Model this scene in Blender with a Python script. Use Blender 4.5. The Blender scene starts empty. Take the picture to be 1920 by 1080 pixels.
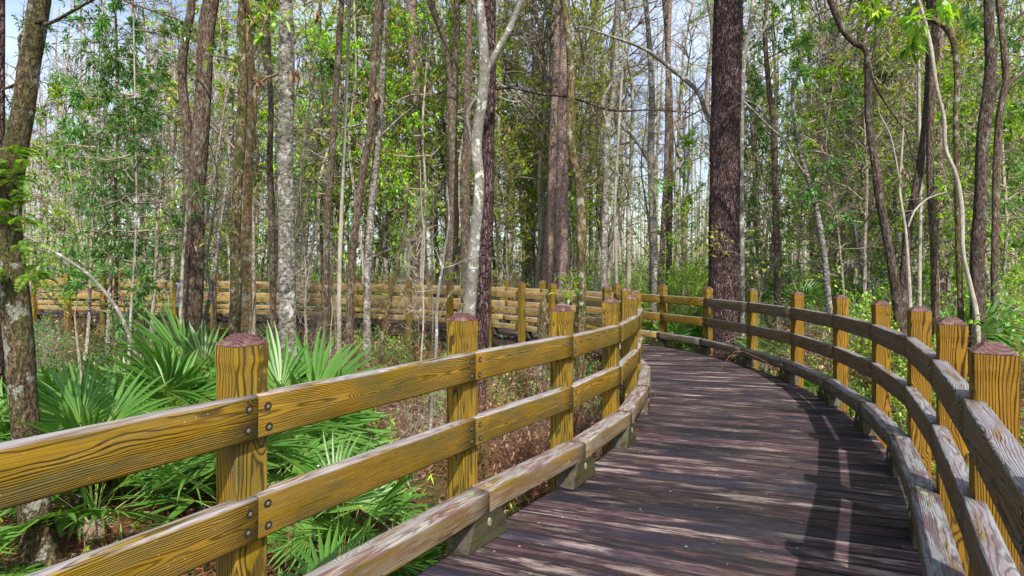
import bpy, math, random
import numpy as np
from mathutils import Vector, Matrix, Quaternion

# ------------------------------------------------------------------ camera, sky, sun, exposure
SC = bpy.context.scene
COL = SC.collection
F = 1066.67            # focal length in photo pixels (20 mm on full frame)
EYE = 1.551            # eye height above the boards
HOR = 507.5            # image row of the horizon
cam_d = bpy.data.cameras.new("camera")
cam_d.lens = 20.0; cam_d.sensor_width = 36.0
cam_d.shift_y = -(540 - HOR) / 1920.0
cam_d.clip_start = 0.05; cam_d.clip_end = 600
cam = bpy.data.objects.new("camera", cam_d); COL.objects.link(cam)
cam.location = (0, 0, EYE); cam.rotation_euler = (math.radians(90), 0, 0)
SC.camera = cam

SUN_AZ = math.radians(167)      # from +Y clockwise: behind the camera, to the right
SUN_EL = math.radians(50)
world = bpy.data.worlds.new("World"); SC.world = world; world.use_nodes = True
wn = world.node_tree; wn.nodes.clear()
sky = wn.nodes.new("ShaderNodeTexSky"); sky.sky_type = 'NISHITA'; sky.sun_disc = False
sky.sun_elevation = SUN_EL; sky.sun_rotation = SUN_AZ; sky.air_density = 1.0; sky.dust_density = 2.5; sky.ozone_density = 1.5
tc = wn.nodes.new("ShaderNodeTexCoord"); mp = wn.nodes.new("ShaderNodeMapping"); mp.inputs['Scale'].default_value = (1, 1, 3.0)
cn = wn.nodes.new("ShaderNodeTexNoise"); cn.inputs['Scale'].default_value = 3.0; cn.inputs['Detail'].default_value = 6; cn.inputs['Roughness'].default_value = 0.6
cr = wn.nodes.new("ShaderNodeValToRGB"); cr.color_ramp.elements[0].position = 0.30; cr.color_ramp.elements[1].position = 0.72
cm = wn.nodes.new("ShaderNodeMixRGB"); cm.inputs[2].default_value = (5.6, 6.0, 6.6, 1)
cs = wn.nodes.new("ShaderNodeMath"); cs.operation = 'MULTIPLY'; cs.inputs[1].default_value = 0.7
bg = wn.nodes.new("ShaderNodeBackground"); bg.inputs['Strength'].default_value = 0.14
wo = wn.nodes.new("ShaderNodeOutputWorld")
L = wn.links.new
L(tc.outputs['Generated'], mp.inputs['Vector']); L(mp.outputs[0], cn.inputs['Vector']); L(cn.outputs[0], cr.inputs[0])
L(cr.outputs[0], cs.inputs[0]); L(cs.outputs[0], cm.inputs[0]); L(sky.outputs[0], cm.inputs[1]); L(cm.outputs[0], bg.inputs[0]); L(bg.outputs[0], wo.inputs[0])

sun_d = bpy.data.lights.new("sun", 'SUN'); sun_d.energy = 4.0; sun_d.angle = math.radians(0.6); sun_d.color = (1.0, 0.93, 0.82)
sun = bpy.data.objects.new("sun", sun_d); COL.objects.link(sun)
S = Vector((math.sin(SUN_AZ) * math.cos(SUN_EL), math.cos(SUN_AZ) * math.cos(SUN_EL), math.sin(SUN_EL)))
sun.rotation_euler = S.to_track_quat('Z', 'Y').to_euler(); sun.location = (6, -12, 14)
SC.view_settings.view_transform = 'Standard'; SC.view_settings.look = 'None'
SC.view_settings.exposure = 0.95; SC.view_settings.gamma = 1.0
SC.render.engine = 'CYCLES'
SC.cycles.max_bounces = 6; SC.cycles.diffuse_bounces = 3; SC.cycles.glossy_bounces = 2; SC.cycles.transmission_bounces = 3
SC.cycles.transparent_max_bounces = 4; SC.cycles.caustics_reflective = False; SC.cycles.caustics_refractive = False

# ------------------------------------------------------------------ helpers
def pw(px, py, d):
    """A point of the place seen at photo pixel (px, py), d metres ahead."""
    return np.array([(px - 960) / F * d, d, EYE - (py - HOR) / F * d])

def tilt(x):            # the walk climbs gently towards the left
    return -0.0132 * max(-30, min(8, x))

def new_mesh(name, V, Fc, mats, smooth=False, midx=None, uv=None):
    me = bpy.data.meshes.new(name)
    if isinstance(Fc, np.ndarray):
        n = Fc.shape[1]
        me.vertices.add(len(V)); me.vertices.foreach_set('co', np.asarray(V, dtype=np.float32).ravel())
        me.loops.add(Fc.size); me.loops.foreach_set('vertex_index', Fc.astype(np.int32).ravel())
        me.polygons.add(len(Fc)); me.polygons.foreach_set('loop_start', np.arange(0, Fc.size, n, dtype=np.int32))
        try: me.polygons.foreach_set('loop_total', np.full(len(Fc), n, dtype=np.int32))
        except Exception: pass
    else:
        me.from_pydata([tuple(v) for v in V], [], [tuple(f) for f in Fc])
    for m in (mats if isinstance(mats, (list, tuple)) else [mats]): me.materials.append(m)
    if midx is not None: me.polygons.foreach_set('material_index', np.asarray(midx, dtype=np.int32))
    if smooth: me.polygons.foreach_set('use_smooth', np.ones(len(me.polygons), dtype=bool))
    if uv is not None:
        l = me.uv_layers.new(name="UVMap")
        l.data.foreach_set('uv', np.asarray(uv, dtype=np.float32).ravel())
    me.update(calc_edges=True); me.validate()
    return me

def link(name, me, parent=None, loc=None, rot=None, scale=None):
    o = bpy.data.objects.new(name, me); COL.objects.link(o)
    if parent is not None: o.parent = parent
    if loc is not None: o.location = loc
    if rot is not None: o.rotation_euler = rot
    if scale is not None: o.scale = scale if hasattr(scale, '__len__') else (scale,) * 3
    return o

def tag(o, label=None, cat=None, group=None, kind=None):
    if label: o['label'] = label
    if cat: o['category'] = cat
    if group: o['group'] = group
    if kind: o['kind'] = kind
    return o

def thing(name, label, cat, loc=(0, 0, 0), group=None, rz=0, scale=1.0):
    return tag(link(name, None, None, loc, (0, 0, rz), scale), label, cat, group)

def dup(root, loc, rz, scale, label=None, group=None):
    r = root.copy(); COL.objects.link(r); r.location = loc; r.rotation_euler = (0, 0, rz); r.scale = scale if hasattr(scale, '__len__') else (scale,) * 3
    if label: r['label'] = label
    if group: r['group'] = group
    for ch in list(root.children):
        c = ch.copy(); COL.objects.link(c); c.parent = r
        for g in list(ch.children):
            k = g.copy(); COL.objects.link(k); k.parent = c
    return r

def frames(P):
    """A direction and two stable normals at every point of a polyline."""
    P = np.asarray(P, float)
    T = np.gradient(P, axis=0); T /= np.linalg.norm(T, axis=1)[:, None] + 1e-9
    ref = np.array([0.13, 0.99, 0.05]) if abs(T[0][1]) < 0.9 else np.array([1.0, 0, 0])
    U = []
    for t in T:
        u = ref - t * ref.dot(t); u /= np.linalg.norm(u) + 1e-9; U.append(u); ref = u
    U = np.array(U); W = np.cross(T, U)
    return T, U, W

def spline(pts, step):
    """Catmull-Rom through rows [x, y, z, r], resampled about every step metres."""
    A = np.asarray(pts, float); n = len(A)
    if n < 3:
        k = max(2, int(np.linalg.norm(A[-1][:3] - A[0][:3]) / step)); t = np.linspace(0, 1, k + 1)[:, None]
        return A[0] * (1 - t) + A[-1] * t
    B = np.vstack([2 * A[0] - A[1], A, 2 * A[-1] - A[-2]]); out = []
    for i in range(1, n):
        p0, p1, p2, p3 = B[i - 1], B[i], B[i + 1], B[i + 2]
        k = max(1, int(np.linalg.norm(p2[:3] - p1[:3]) / step))
        for j in range(k):
            t = j / k
            out.append(0.5 * ((2 * p1) + (-p0 + p2) * t + (2 * p0 - 5 * p1 + 4 * p2 - p3) * t * t + (-p0 + 3 * p1 - 3 * p2 + p3) * t ** 3))
    out.append(A[-1]); out = np.array(out); out[:, 3] = np.maximum(out[:, 3], 0.0015)
    return out

def tube(pts, sides=10, step=0.12, lump=0.06, seed=0, flare=0.0, cap=True, fine=0.0):
    """A rounded stem with a lumpy, uneven outline. pts: rows [x, y, z, radius]."""
    rng = np.random.RandomState(seed)
    A = spline(pts, step); P = A[:, :3]; R = A[:, 3].copy()
    s = np.concatenate([[0], np.cumsum(np.linalg.norm(np.diff(P, axis=0), axis=1))])
    if flare: R = R * (1 + flare * np.exp(-s / 0.22))
    T, U, W = frames(P)
    a = np.linspace(0, 2 * math.pi, sides, endpoint=False)
    ph = rng.rand(6) * 6.28; fr = rng.uniform(1.0, 5.0, 6)
    k = np.ones((len(P), sides))
    for i in range(6):
        m = (1, 2, 3, 2, 1, 4)[i]
        k += lump * 0.45 * np.sin(m * a[None, :] + ph[i] + fr[i] * s[:, None] * (1 if i % 2 else -1)) * (1.0 if i < 4 else 0.6)
    if flare: k += flare * 0.35 * np.exp(-s / 0.18)[:, None] * np.sin(4 * a[None, :] + ph[0])
    if fine: k += fine * (rng.rand(len(P), sides) - 0.5)
    rr = R[:, None] * k
    V = P[:, None, :] + rr[..., None] * (np.cos(a)[None, :, None] * U[:, None, :] + np.sin(a)[None, :, None] * W[:, None, :])
    V = V.reshape(-1, 3)
    i = np.arange(len(P) - 1)[:, None] * sides; j = np.arange(sides)[None, :]; j2 = (j + 1) % sides
    Fq = np.stack([i + j, i + j2, i + sides + j2, i + sides + j], -1).reshape(-1, 4)
    if cap:
        V = np.vstack([V, P[-1:] + T[-1:] * R[-1] * 0.4]); c = len(V) - 1; b = (len(P) - 1) * sides
        Fq = np.vstack([Fq, np.stack([b + np.arange(sides), b + (np.arange(sides) + 1) % sides, np.full(sides, c), np.full(sides, c)], -1)])
    return V, Fq

class Bag:
    """Collects quads (arrays) with a material number; degenerate quads become triangles when linked."""
    def __init__(s): s.V = []; s.F = []; s.M = []; s.n = 0
    def add(s, V, Fq, m=0):
        if len(V) == 0: return
        s.V.append(np.asarray(V, float)); s.F.append(np.asarray(Fq) + s.n); s.M.append(np.full(len(Fq), m)); s.n += len(V)
    def mesh(s, name, mats, smooth=False):
        V = np.vstack(s.V); Fq = np.vstack(s.F); M = np.concatenate(s.M)
        return new_mesh(name, V, Fq, mats, smooth, M)

def prisms(segs, n=3):
    """Thin straight twigs: rows [x0 y0 z0 x1 y1 z1 r0 r1]."""
    A = np.asarray(segs, float)
    if len(A) == 0: return np.zeros((0, 3)), np.zeros((0, 4), int)
    p, q, r0, r1 = A[:, :3], A[:, 3:6], A[:, 6], A[:, 7]
    t = q - p; t /= np.linalg.norm(t, axis=1)[:, None] + 1e-9
    ref = np.where(np.abs(t[:, 2:3]) > 0.8, np.array([[1.0, 0, 0]]), np.array([[0, 0, 1.0]]))
    u = np.cross(t, ref); u /= np.linalg.norm(u, axis=1)[:, None] + 1e-9; w = np.cross(t, u)
    a = np.arange(n) * 2 * math.pi / n
    off = np.cos(a)[None, :, None] * u[:, None, :] + np.sin(a)[None, :, None] * w[:, None, :]
    V = np.concatenate([p[:, None, :] + r0[:, None, None] * off, q[:, None, :] + r1[:, None, None] * off], 1).reshape(-1, 3)
    b = (np.arange(len(A)) * 2 * n)[:, None]; j = np.arange(n)[None, :]; j2 = (j + 1) % n
    Fq = np.stack([b + j, b + j2, b + n + j2, b + n + j], -1).reshape(-1, 4)
    return V, Fq

def leaves(base, d, length, width, rng, fold=0.15, droop=0.25):
    """Pointed leaves of two bent halves: each a quad from base over the widest place to the tip."""
    n = len(base); base = np.asarray(base, float); d = d / (np.linalg.norm(d, axis=1)[:, None] + 1e-9)
    rv = rng.normal(size=(n, 3)); rv[:, 2] = np.abs(rv[:, 2]) + 1.2
    s = np.cross(d, rv); s /= np.linalg.norm(s, axis=1)[:, None] + 1e-9; up = np.cross(s, d)
    Lg = (length * rng.uniform(0.65, 1.2, n))[:, None]; Wd = (width * rng.uniform(0.7, 1.2, n))[:, None]
    mid = base + d * Lg * 0.5 + up * Lg * 0.05
    tip = base + d * Lg - np.array([[0, 0, 1.0]]) * Lg * droop * rng.rand(n)[:, None]
    l = mid + s * Wd * 0.5 + up * Wd * fold; r = mid - s * Wd * 0.5 + up * Wd * fold
    V = np.stack([base, r, tip, l], 1).reshape(-1, 3)
    Fq = np.arange(4 * n).reshape(-1, 4)
    return V, Fq

def rnd_dir(rng, n, up=0.0):
    v = rng.normal(size=(n, 3)); v[:, 2] += up; return v / np.linalg.norm(v, axis=1)[:, None]

# ------------------------------------------------------------------ materials
class NT:
    def __init__(s, name):
        s.m = bpy.data.materials.new(name); s.m.use_nodes = True; s.t = s.m.node_tree; s.t.nodes.clear()
        s.out = s.t.nodes.new('ShaderNodeOutputMaterial')
    def n(s, typ, ins=None, **kw):
        nd = s.t.nodes.new('ShaderNode' + typ)
        for k, v in kw.items(): setattr(nd, k, v)
        for k, v in (ins or {}).items():
            if isinstance(v, bpy.types.NodeSocket): s.t.links.new(v, nd.inputs[k])
            elif isinstance(v, bpy.types.Node): s.t.links.new(v.outputs[0], nd.inputs[k])
            else: nd.inputs[k].default_value = v
        return nd
    def math(s, op, a, b=0.0, clamp=False): return s.n('Math', {0: a, 1: b}, operation=op, use_clamp=clamp).outputs[0]
    def mix(s, f, a, b, mode='MIX'):
        def c(v): return (*v, 1) if isinstance(v, tuple) and len(v) == 3 else v
        return s.n('MixRGB', {0: f, 1: c(a), 2: c(b)}, blend_type=mode).outputs[0]
    def ramp(s, f, stops, interp='LINEAR'):
        nd = s.n('ValToRGB', {0: f}); cr = nd.color_ramp; cr.interpolation = interp
        while len(cr.elements) < len(stops): cr.elements.new(0.5)
        for e, (p, c) in zip(cr.elements, stops):
            e.position = p; e.color = (c, c, c, 1) if not hasattr(c, '__len__') else (*c, 1)
        return nd.outputs[0]
    def noise(s, vec, scale, detail=4, rough=0.55, dist=0.0):
        return s.n('TexNoise', {'Vector': vec, 'Scale': scale, 'Detail': detail, 'Roughness': rough, 'Distortion': dist})
    def mapv(s, vec, scale=(1, 1, 1), loc=(0, 0, 0), rot=(0, 0, 0)):
        return s.n('Mapping', {'Vector': vec, 'Scale': scale, 'Location': loc, 'Rotation': rot}).outputs[0]
    def finish(s, color, rough=0.7, bump=None, strength=0.5, dist=0.01, spec=0.4):
        b = s.n('BsdfPrincipled', {'Base Color': color, 'Roughness': rough, 'Specular IOR Level': spec})
        if bump is not None:
            bp = s.n('Bump', {'Height': bump, 'Strength': strength, 'Distance': dist}); s.t.links.new(bp.outputs[0], b.inputs['Normal'])
        s.t.links.new(b.outputs[0], s.out.inputs[0]); return s.m

def rand_vec(t, axis='x'):
    """Object coordinates with the length of the timber along x, shifted by a number of the object's own."""
    oc = t.n('TexCoord').outputs['Object']; rnd = t.n('ObjectInfo').outputs['Random']
    sp = t.n('SeparateXYZ', {0: oc})
    X, Y, Z = (sp.outputs[0], sp.outputs[1], sp.outputs[2]) if axis == 'x' else (sp.outputs[2], sp.outputs[0], sp.outputs[1])
    x = t.math('ADD', X, t.math('MULTIPLY', rnd, 37.0))
    y = t.math('ADD', Y, t.math('MULTIPLY', t.math('SUBTRACT', rnd, 0.3), 0.12))
    z = t.math('ADD', Z, t.math('MULTIPLY', t.math('SUBTRACT', t.math('FRACT', t.math('MULTIPLY', rnd, 7.31)), 0.5), 0.16))
    return t.n('CombineXYZ', {0: x, 1: y, 2: z}).outputs[0], rnd

def wood(name, light, dark, side_grey=0.1, top_grey=0.8, purple=0.2, green=0.3, axis='x', ring=60.0, amp=0.024, grey=(0.30, 0.29, 0.30), pcol=(0.13, 0.045, 0.06)):
    t = NT(name); v, rnd = rand_vec(t, axis)
    vs = t.mapv(v, (1.1, 5.5, 5.5))
    nz = t.noise(vs, 1.5, 3, 0.45)
    off = t.n('VectorMath', {0: nz.outputs['Color'], 1: (0.5, 0.5, 0.5)}, operation='SUBTRACT').outputs[0]
    off = t.n('VectorMath', {0: off, 1: (0, amp * 2.4, amp * 2.4)}, operation='MULTIPLY').outputs[0]
    pv = t.n('VectorMath', {0: v, 1: off}, operation='ADD').outputs[0]
    kn = t.n('TexVoronoi', {'Vector': t.mapv(v, (2.1, 6.5, 6.5), (1, 2, 3)), 'Scale': 1.0, 'Randomness': 1.0}).outputs['Distance']
    kb = t.ramp(kn, [(0.0, 1.0), (0.10, 0.72), (0.34, 0.0)], 'EASE')
    knot = t.ramp(kn, [(0.035, 1.0), (0.075, 0.0)])
    pv = t.n('VectorMath', {0: pv, 1: t.n('CombineXYZ', {1: t.math('MULTIPLY', kb, 0.035), 2: t.math('MULTIPLY', kb, 0.02)}).outputs[0]}, operation='ADD').outputs[0]
    pv = t.mapv(pv, (0.03, 1, 1), (0, 0.035, 0.02))
    wv = t.n('TexWave', {'Vector': pv, 'Scale': ring, 'Distortion': 0.7, 'Detail': 2, 'Detail Scale': 6.0}, wave_type='RINGS', rings_direction='X')
    line0 = t.ramp(wv.outputs['Fac'], [(0.0, 0.0), (0.12, 0.15), (0.42, 0.90), (1.0, 1.0)])
    lm = t.ramp(t.noise(t.mapv(v, (1.3, 8, 8), (2, 6, 3)), 1.5, 3, 0.6).outputs[0], [(0.35, 0.45), (0.58, 1.0)])
    line = t.mix(lm, (0.72, 0.72, 0.72), line0)
    fib = t.noise(t.mapv(v, (4, 160, 160)), 1.0, 3, 0.6)
    blot = t.noise(t.mapv(v, (1.5, 6, 6)), 1.3, 4, 0.6)
    lt = t.mix(t.ramp(blot.outputs[0], [(0.38, 0.0), (0.62, 1.0)]), light, tuple(c * k for c, k in zip(light, (1.3, 1.15, 0.85))))
    col = t.mix(line, dark, lt)
    col = t.mix(t.math('MULTIPLY', knot, 0.85), col, tuple(c * 0.7 for c in dark))
    gb = t.noise(t.mapv(v, (2.2, 9, 9), (3, 1, 7)), 1.2, 5, 0.65)
    col = t.mix(t.math('MULTIPLY', t.ramp(gb.outputs[0], [(0.45, 0.0), (0.68, 1.0)]), green), col, (0.062, 0.060, 0.016))
    nrm = t.n('NewGeometry').outputs['Normal']; nzc = t.n('SeparateXYZ', {0: nrm}).outputs[2]
    up = t.ramp(nzc, [(0.25, 0.0), (0.8, 1.0)])
    wb = t.noise(t.mapv(v, (1.8, 14, 14), (5, 5, 1)), 1.4, 5, 0.62)
    wbr = t.ramp(wb.outputs[0], [(0.34, 0.0), (0.56, 1.0)])
    wmask = t.math('MULTIPLY', wbr, t.math('ADD', t.math('MULTIPLY', up, top_grey), side_grey), True)
    gcol = t.mix(line, tuple(c * 0.40 for c in grey), grey)
    pb = t.noise(t.mapv(v, (2.6, 20, 20), (9, 2, 4)), 1.5, 4, 0.6)
    pm = t.math('MULTIPLY', t.ramp(pb.outputs[0], [(0.47, 0.0), (0.57, 1.0)]), purple)
    gcol = t.mix(pm, gcol, pcol)
    col = t.mix(wmask, col, gcol)
    col = t.mix(0.55, col, t.ramp(fib.outputs[0], [(0.25, 0.45), (0.75, 1.35)]), 'MULTIPLY')
    spv = t.n('TexVoronoi', {'Vector': t.mapv(v, (1, 1, 1)), 'Scale': 26.0}).outputs['Distance']
    col = t.mix(t.math('MULTIPLY', t.ramp(spv, [(0.05, 1.0), (0.10, 0.0)]), t.math('MULTIPLY', wbr, 0.6)), col, (0.34, 0.34, 0.24))
    h = t.math('ADD', t.math('MULTIPLY', line, 0.6), t.math('MULTIPLY', fib.outputs[0], 0.8))
    return t.finish(col, 0.68, h, 0.7, 0.004, 0.16)

def bark(name, c_dark, c_light, vs=(9, 9, 2.2), kind='ridge', lich=0.2, lcol=(0.36, 0.40, 0.33), moss=0.0, bump=1.0, fleck=0.0, fcol=(0.5, 0.42, 0.42)):
    t = NT(name); oc = t.n('TexCoord').outputs['Object']; rnd = t.n('ObjectInfo').outputs['Random']
    v = t.n('VectorMath', {0: oc, 1: t.n('CombineXYZ', {0: t.math('MULTIPLY', rnd, 31.0), 2: t.math('MULTIPLY', rnd, 17.0)}).outputs[0]}, operation='ADD').outputs[0]
    wob = t.noise(v, 6.0, 3); vv = t.n('VectorMath', {0: v, 1: t.n('VectorMath', {0: wob.outputs['Color'], 1: (0.06, 0.06, 0.1)}, operation='MULTIPLY').outputs[0]}, operation='ADD').outputs[0]
    if kind == 'plate':
        vo = t.n('TexVoronoi', {'Vector': t.mapv(vv, vs), 'Scale': 1.9}, feature='DISTANCE_TO_EDGE').outputs['Distance']
        h0 = t.ramp(vo, [(0.0, 0.0), (0.16, 1.0)])
    elif kind == 'smooth':
        h0 = t.noise(t.mapv(vv, (vs[0], vs[1], vs[2])), 1.4, 4).outputs[0]
    else:
        h0 = t.ramp(t.noise(t.mapv(vv, vs), 2.2, 5, 0.6).outputs[0], [(0.36, 0.0), (0.62, 1.0)])
    fine = t.noise(t.mapv(vv, (1, 1, 0.4)), 60.0, 4, 0.65).outputs[0]
    col = t.mix(h0, c_dark, c_light)
    col = t.mix(0.7, col, t.ramp(fine, [(0.28, 0.35), (0.72, 1.5)]), 'MULTIPLY')
    big = t.noise(v, 2.6, 5, 0.65).outputs[0]
    if fleck:
        fl = t.noise(t.mapv(vv, (34, 34, 8)), 1.0, 4, 0.7).outputs[0]
        col = t.mix(t.math('MULTIPLY', t.ramp(fl, [(0.55, 0.0), (0.63, 1.0)]), fleck), col, fcol)
    if moss:
        col = t.mix(t.math('MULTIPLY', t.ramp(t.noise(v, 3.7, 5, 0.7).outputs[0], [(0.46, 0.0), (0.58, 1.0)]), moss), col, (0.065, 0.075, 0.018))
    if lich:
        lb = t.noise(t.mapv(v, (1, 1, 0.7), (4, 4, 4)), 9.0, 5, 0.7).outputs[0]
        m = t.math('MULTIPLY', t.ramp(lb, [(0.565, 0.0), (0.60, 1.0)]), min(1.0, lich * 2.2))
        col = t.mix(m, col, lcol)
    col = t.mix(0.6, col, t.ramp(big, [(0.3, 0.55), (0.7, 1.35)]), 'MULTIPLY')
    h = t.math('ADD', h0, t.math('MULTIPLY', fine, 0.5))
    return t.finish(col, 0.85, h, min(1.0, bump), 0.015 * bump, 0.2)

def leafmat(name, cols, rough=0.45, trans=0.3, spec=0.4):
    t = NT(name)
    r = t.n('NewGeometry').outputs['Random Per Island']
    k = len(cols)
    col = t.ramp(r, [((i + 0.5) / k, c) for i, c in enumerate(cols)])
    ob = t.n('ObjectInfo').outputs['Random']
    col = t.n('HueSaturation', {'Color': col, 'Hue': t.math('ADD', 0.485, t.math('MULTIPLY', ob, 0.03)), 'Value': t.math('ADD', 0.8, t.math('MULTIPLY', ob, 0.4))}).outputs[0]
    b = t.n('BsdfPrincipled', {'Base Color': col, 'Roughness': rough, 'Specular IOR Level': spec})
    tr = t.n('BsdfTranslucent', {'Color': t.mix(0.5, col, (0.5, 0.6, 0.05), 'MULTIPLY') if False else t.mix(1.0, col, (1.5, 1.6, 0.6), 'MULTIPLY')})
    mx = t.n('MixShader', {0: trans, 1: b, 2: tr}); t.t.links.new(mx.outputs[0], t.out.inputs[0]); return t.m

M = {}
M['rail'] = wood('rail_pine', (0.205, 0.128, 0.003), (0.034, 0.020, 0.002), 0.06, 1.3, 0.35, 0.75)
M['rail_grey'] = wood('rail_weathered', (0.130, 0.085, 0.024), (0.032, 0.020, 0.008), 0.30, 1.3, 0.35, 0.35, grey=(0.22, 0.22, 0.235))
M['rail_far'] = wood('rail_painted_sun', (0.37, 0.245, 0.045), (0.13, 0.080, 0.016), 0.30, 0.9, 0.05, 0.6, amp=0.012)  # brighter copy of the rail wood: sunlight on the far stretch put into its colour
M['kerb'] = wood('kerb_timber', (0.20, 0.135, 0.035), (0.06, 0.033, 0.012), 0.45, 1.2, 0.75, 0.6, grey=(0.27, 0.255, 0.24), pcol=(0.105, 0.035, 0.045))
M['kerb_grey'] = wood('kerb_weathered', (0.12, 0.09, 0.04), (0.035, 0.026, 0.015), 0.55, 1.6, 0.7, 0.55, grey=(0.20, 0.205, 0.215), pcol=(0.07, 0.03, 0.04))
M['post'] = wood('post_pine', (0.225, 0.145, 0.006), (0.040, 0.024, 0.003), 0.05, 0.5, 0.1, 0.8, 'z', 36.0, 0.024)
M['post_orange'] = wood('post_orange', (0.215, 0.122, 0.008), (0.030, 0.016, 0.002), 0.03, 0.4, 0.1, 0.25, 'z', 30.0, 0.030)
M['block'] = wood('block_timber', (0.040, 0.034, 0.011), (0.012, 0.009, 0.004), 0.08, 0.5, 0.2, 1.0)
t = NT('cap_stain'); v, rnd = rand_vec(t, 'z')
wv = t.n('TexWave', {'Vector': t.mapv(v, (0.4, 1, 1)), 'Scale': 22.0, 'Distortion': 1.2, 'Detail': 2}, wave_type='RINGS', rings_direction='X').outputs['Fac']
col = t.mix(wv, (0.040, 0.012, 0.014), (0.092, 0.036, 0.036)); col = t.mix(t.ramp(t.noise(v, 22.0, 4).outputs[0], [(0.5, 0.0), (0.72, 0.8)]), col, (0.20, 0.13, 0.10))
M['cap'] = t.finish(col, 0.6, wv, 0.5, 0.003)

t = NT('boardwalk_planks'); uv = t.n('UVMap').outputs[0]; sp = t.n('SeparateXYZ', {0: uv})
ids = t.math('FLOOR', t.math('DIVIDE', sp.outputs[1], 0.14))
wn_ = t.n('TexWhiteNoise', {'W': ids}, noise_dimensions='1D'); pr = wn_.outputs['Value']
uvo = t.n('CombineXYZ', {0: t.math('ADD', sp.outputs[0], t.math('MULTIPLY', pr, 9.0)), 1: sp.outputs[1], 2: t.math('MULTIPLY', pr, 5.0)}).outputs[0]
oc = t.n('TexCoord').outputs['Object']
streak = t.noise(t.mapv(uvo, (3.2, 45, 1)), 1.0, 8, 0.74, 0.5).outputs[0]
fine = t.noise(t.mapv(uvo, (10, 330, 1)), 1.0, 4, 0.7).outputs[0]
blotch = t.noise(t.mapv(uvo, (1.5, 7, 1), (3, 3, 3)), 1.3, 5, 0.65).outputs[0]
area = t.noise(oc, 1.1, 5, 0.6).outputs[0]
c0 = t.mix(pr, (0.018, 0.009, 0.016), (0.062, 0.028, 0.036))
c0 = t.mix(t.ramp(streak, [(0.46, 0.0), (0.57, 1.0)]), c0, (0.115, 0.074, 0.080))
wear = t.math('MULTIPLY', t.ramp(blotch, [(0.50, 0.0), (0.60, 1.0)]), t.ramp(streak, [(0.42, 0.0), (0.54, 1.0)]))
c0 = t.mix(t.math('MULTIPLY', wear, 0.8), c0, (0.36, 0.285, 0.26))
dk = t.math('MULTIPLY', t.ramp(t.noise(t.mapv(uvo, (0.9, 3.0, 1), (8, 1, 2)), 1.2, 5, 0.6).outputs[0], [(0.48, 0.0), (0.56, 1.0)]), 0.8)
c0 = t.mix(dk, c0, (0.012, 0.014, 0.028))
c0 = t.mix(t.math('MULTIPLY', t.ramp(area, [(0.52, 0.0), (0.70, 1.0)]), 0.5), c0, (0.055, 0.055, 0.025))
vd = t.n('TexVoronoi', {'Vector': t.mapv(oc, (1, 1, 1)), 'Scale': 9.0, 'Randomness': 1.0}); 
c0 = t.mix(t.ramp(vd.outputs['Distance'], [(0.055, 0.75), (0.085, 0.0)]), c0, (0.34, 0.34, 0.32))
c0 = t.mix(0.95, c0, t.ramp(fine, [(0.32, 0.12), (0.68, 1.6)]), 'MULTIPLY')
c0 = t.mix(1.0, c0, t.ramp(t.math('FRACT', t.math('MULTIPLY', pr, 13.7)), [(0.0, 0.38), (0.6, 0.85), (1.0, 1.30)]), 'MULTIPLY')
vc = sp.outputs[1]; vf = t.math('ABSOLUTE', t.math('SUBTRACT', t.math('FRACT', t.math('DIVIDE', vc, 0.14)), 0.5))
c0 = t.mix(t.ramp(vf, [(0.37, 0.0), (0.445, 0.95)]), c0, (0.012, 0.010, 0.012))
M['deck'] = t.finish(c0, 0.62, t.math('ADD', t.math('MULTIPLY', fine, 0.8), t.math('MULTIPLY', streak, 1.2)), 0.9, 0.006, 0.22)

M['beam'] = bark('beam_dark', (0.02, 0.018, 0.012), (0.075, 0.06, 0.035), (3, 3, 3), 'smooth', 0.05)
M['bolt'] = NT('bolt_metal').finish((0.13, 0.125, 0.075, 1), 0.5)
M['hole'] = NT('bolt_recess').finish((0.015, 0.010, 0.006, 1), 0.8)
t = NT('bolt_cover'); M['cover'] = t.finish(t.mix(t.noise(t.n('TexCoord').outputs['Object'], 70.0, 3).outputs[0], (0.10, 0.10, 0.05), (0.26, 0.26, 0.16)), 0.6)

M['oak'] = bark('bark_ridged', (0.028, 0.019, 0.013), (0.19, 0.14, 0.10), (24, 24, 5), 'ridge', 0.16)
M['mossy'] = bark('bark_mossy', (0.030, 0.022, 0.012), (0.20, 0.145, 0.075), (13, 13, 5), 'ridge', 0.30, (0.36, 0.37, 0.30), 0.85)
M['bigleft'] = bark('bark_lichen_brown', (0.020, 0.015, 0.009), (0.185, 0.135, 0.075), (26, 26, 11), 'ridge', 0.22, (0.46, 0.48, 0.42), 0.6)
M['white'] = bark('bark_pale', (0.05, 0.043, 0.036), (0.31, 0.285, 0.26), (7, 7, 11), 'ridge', 0.35, (0.42, 0.42, 0.40), 0.45, 0.8)
M['smoothgrey'] = bark('bark_smooth_grey', (0.09, 0.08, 0.07), (0.28, 0.265, 0.245), (8, 8, 14), 'smooth', 0.4, (0.44, 0.45, 0.41), 0.35, 0.5)
M['orange'] = bark('bark_orange_lichen', (0.15, 0.092, 0.038), (0.42, 0.29, 0.14), (8, 8, 10), 'ridge', 0.5, (0.40, 0.37, 0.29), 0.5, 0.6)
M['pine'] = bark('bark_dark_pine', (0.009, 0.006, 0.006), (0.065, 0.036, 0.035), (13, 13, 3.8), 'plate', 0.0, bump=1.0, fleck=0.8, fcol=(0.24, 0.185, 0.185))
M['pinepink'] = bark('bark_red_pine', (0.07, 0.043, 0.038), (0.32, 0.225, 0.20), (12, 12, 5.0), 'plate', 0.0, bump=1.0, fleck=0.6, fcol=(0.50, 0.40, 0.38))
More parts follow.
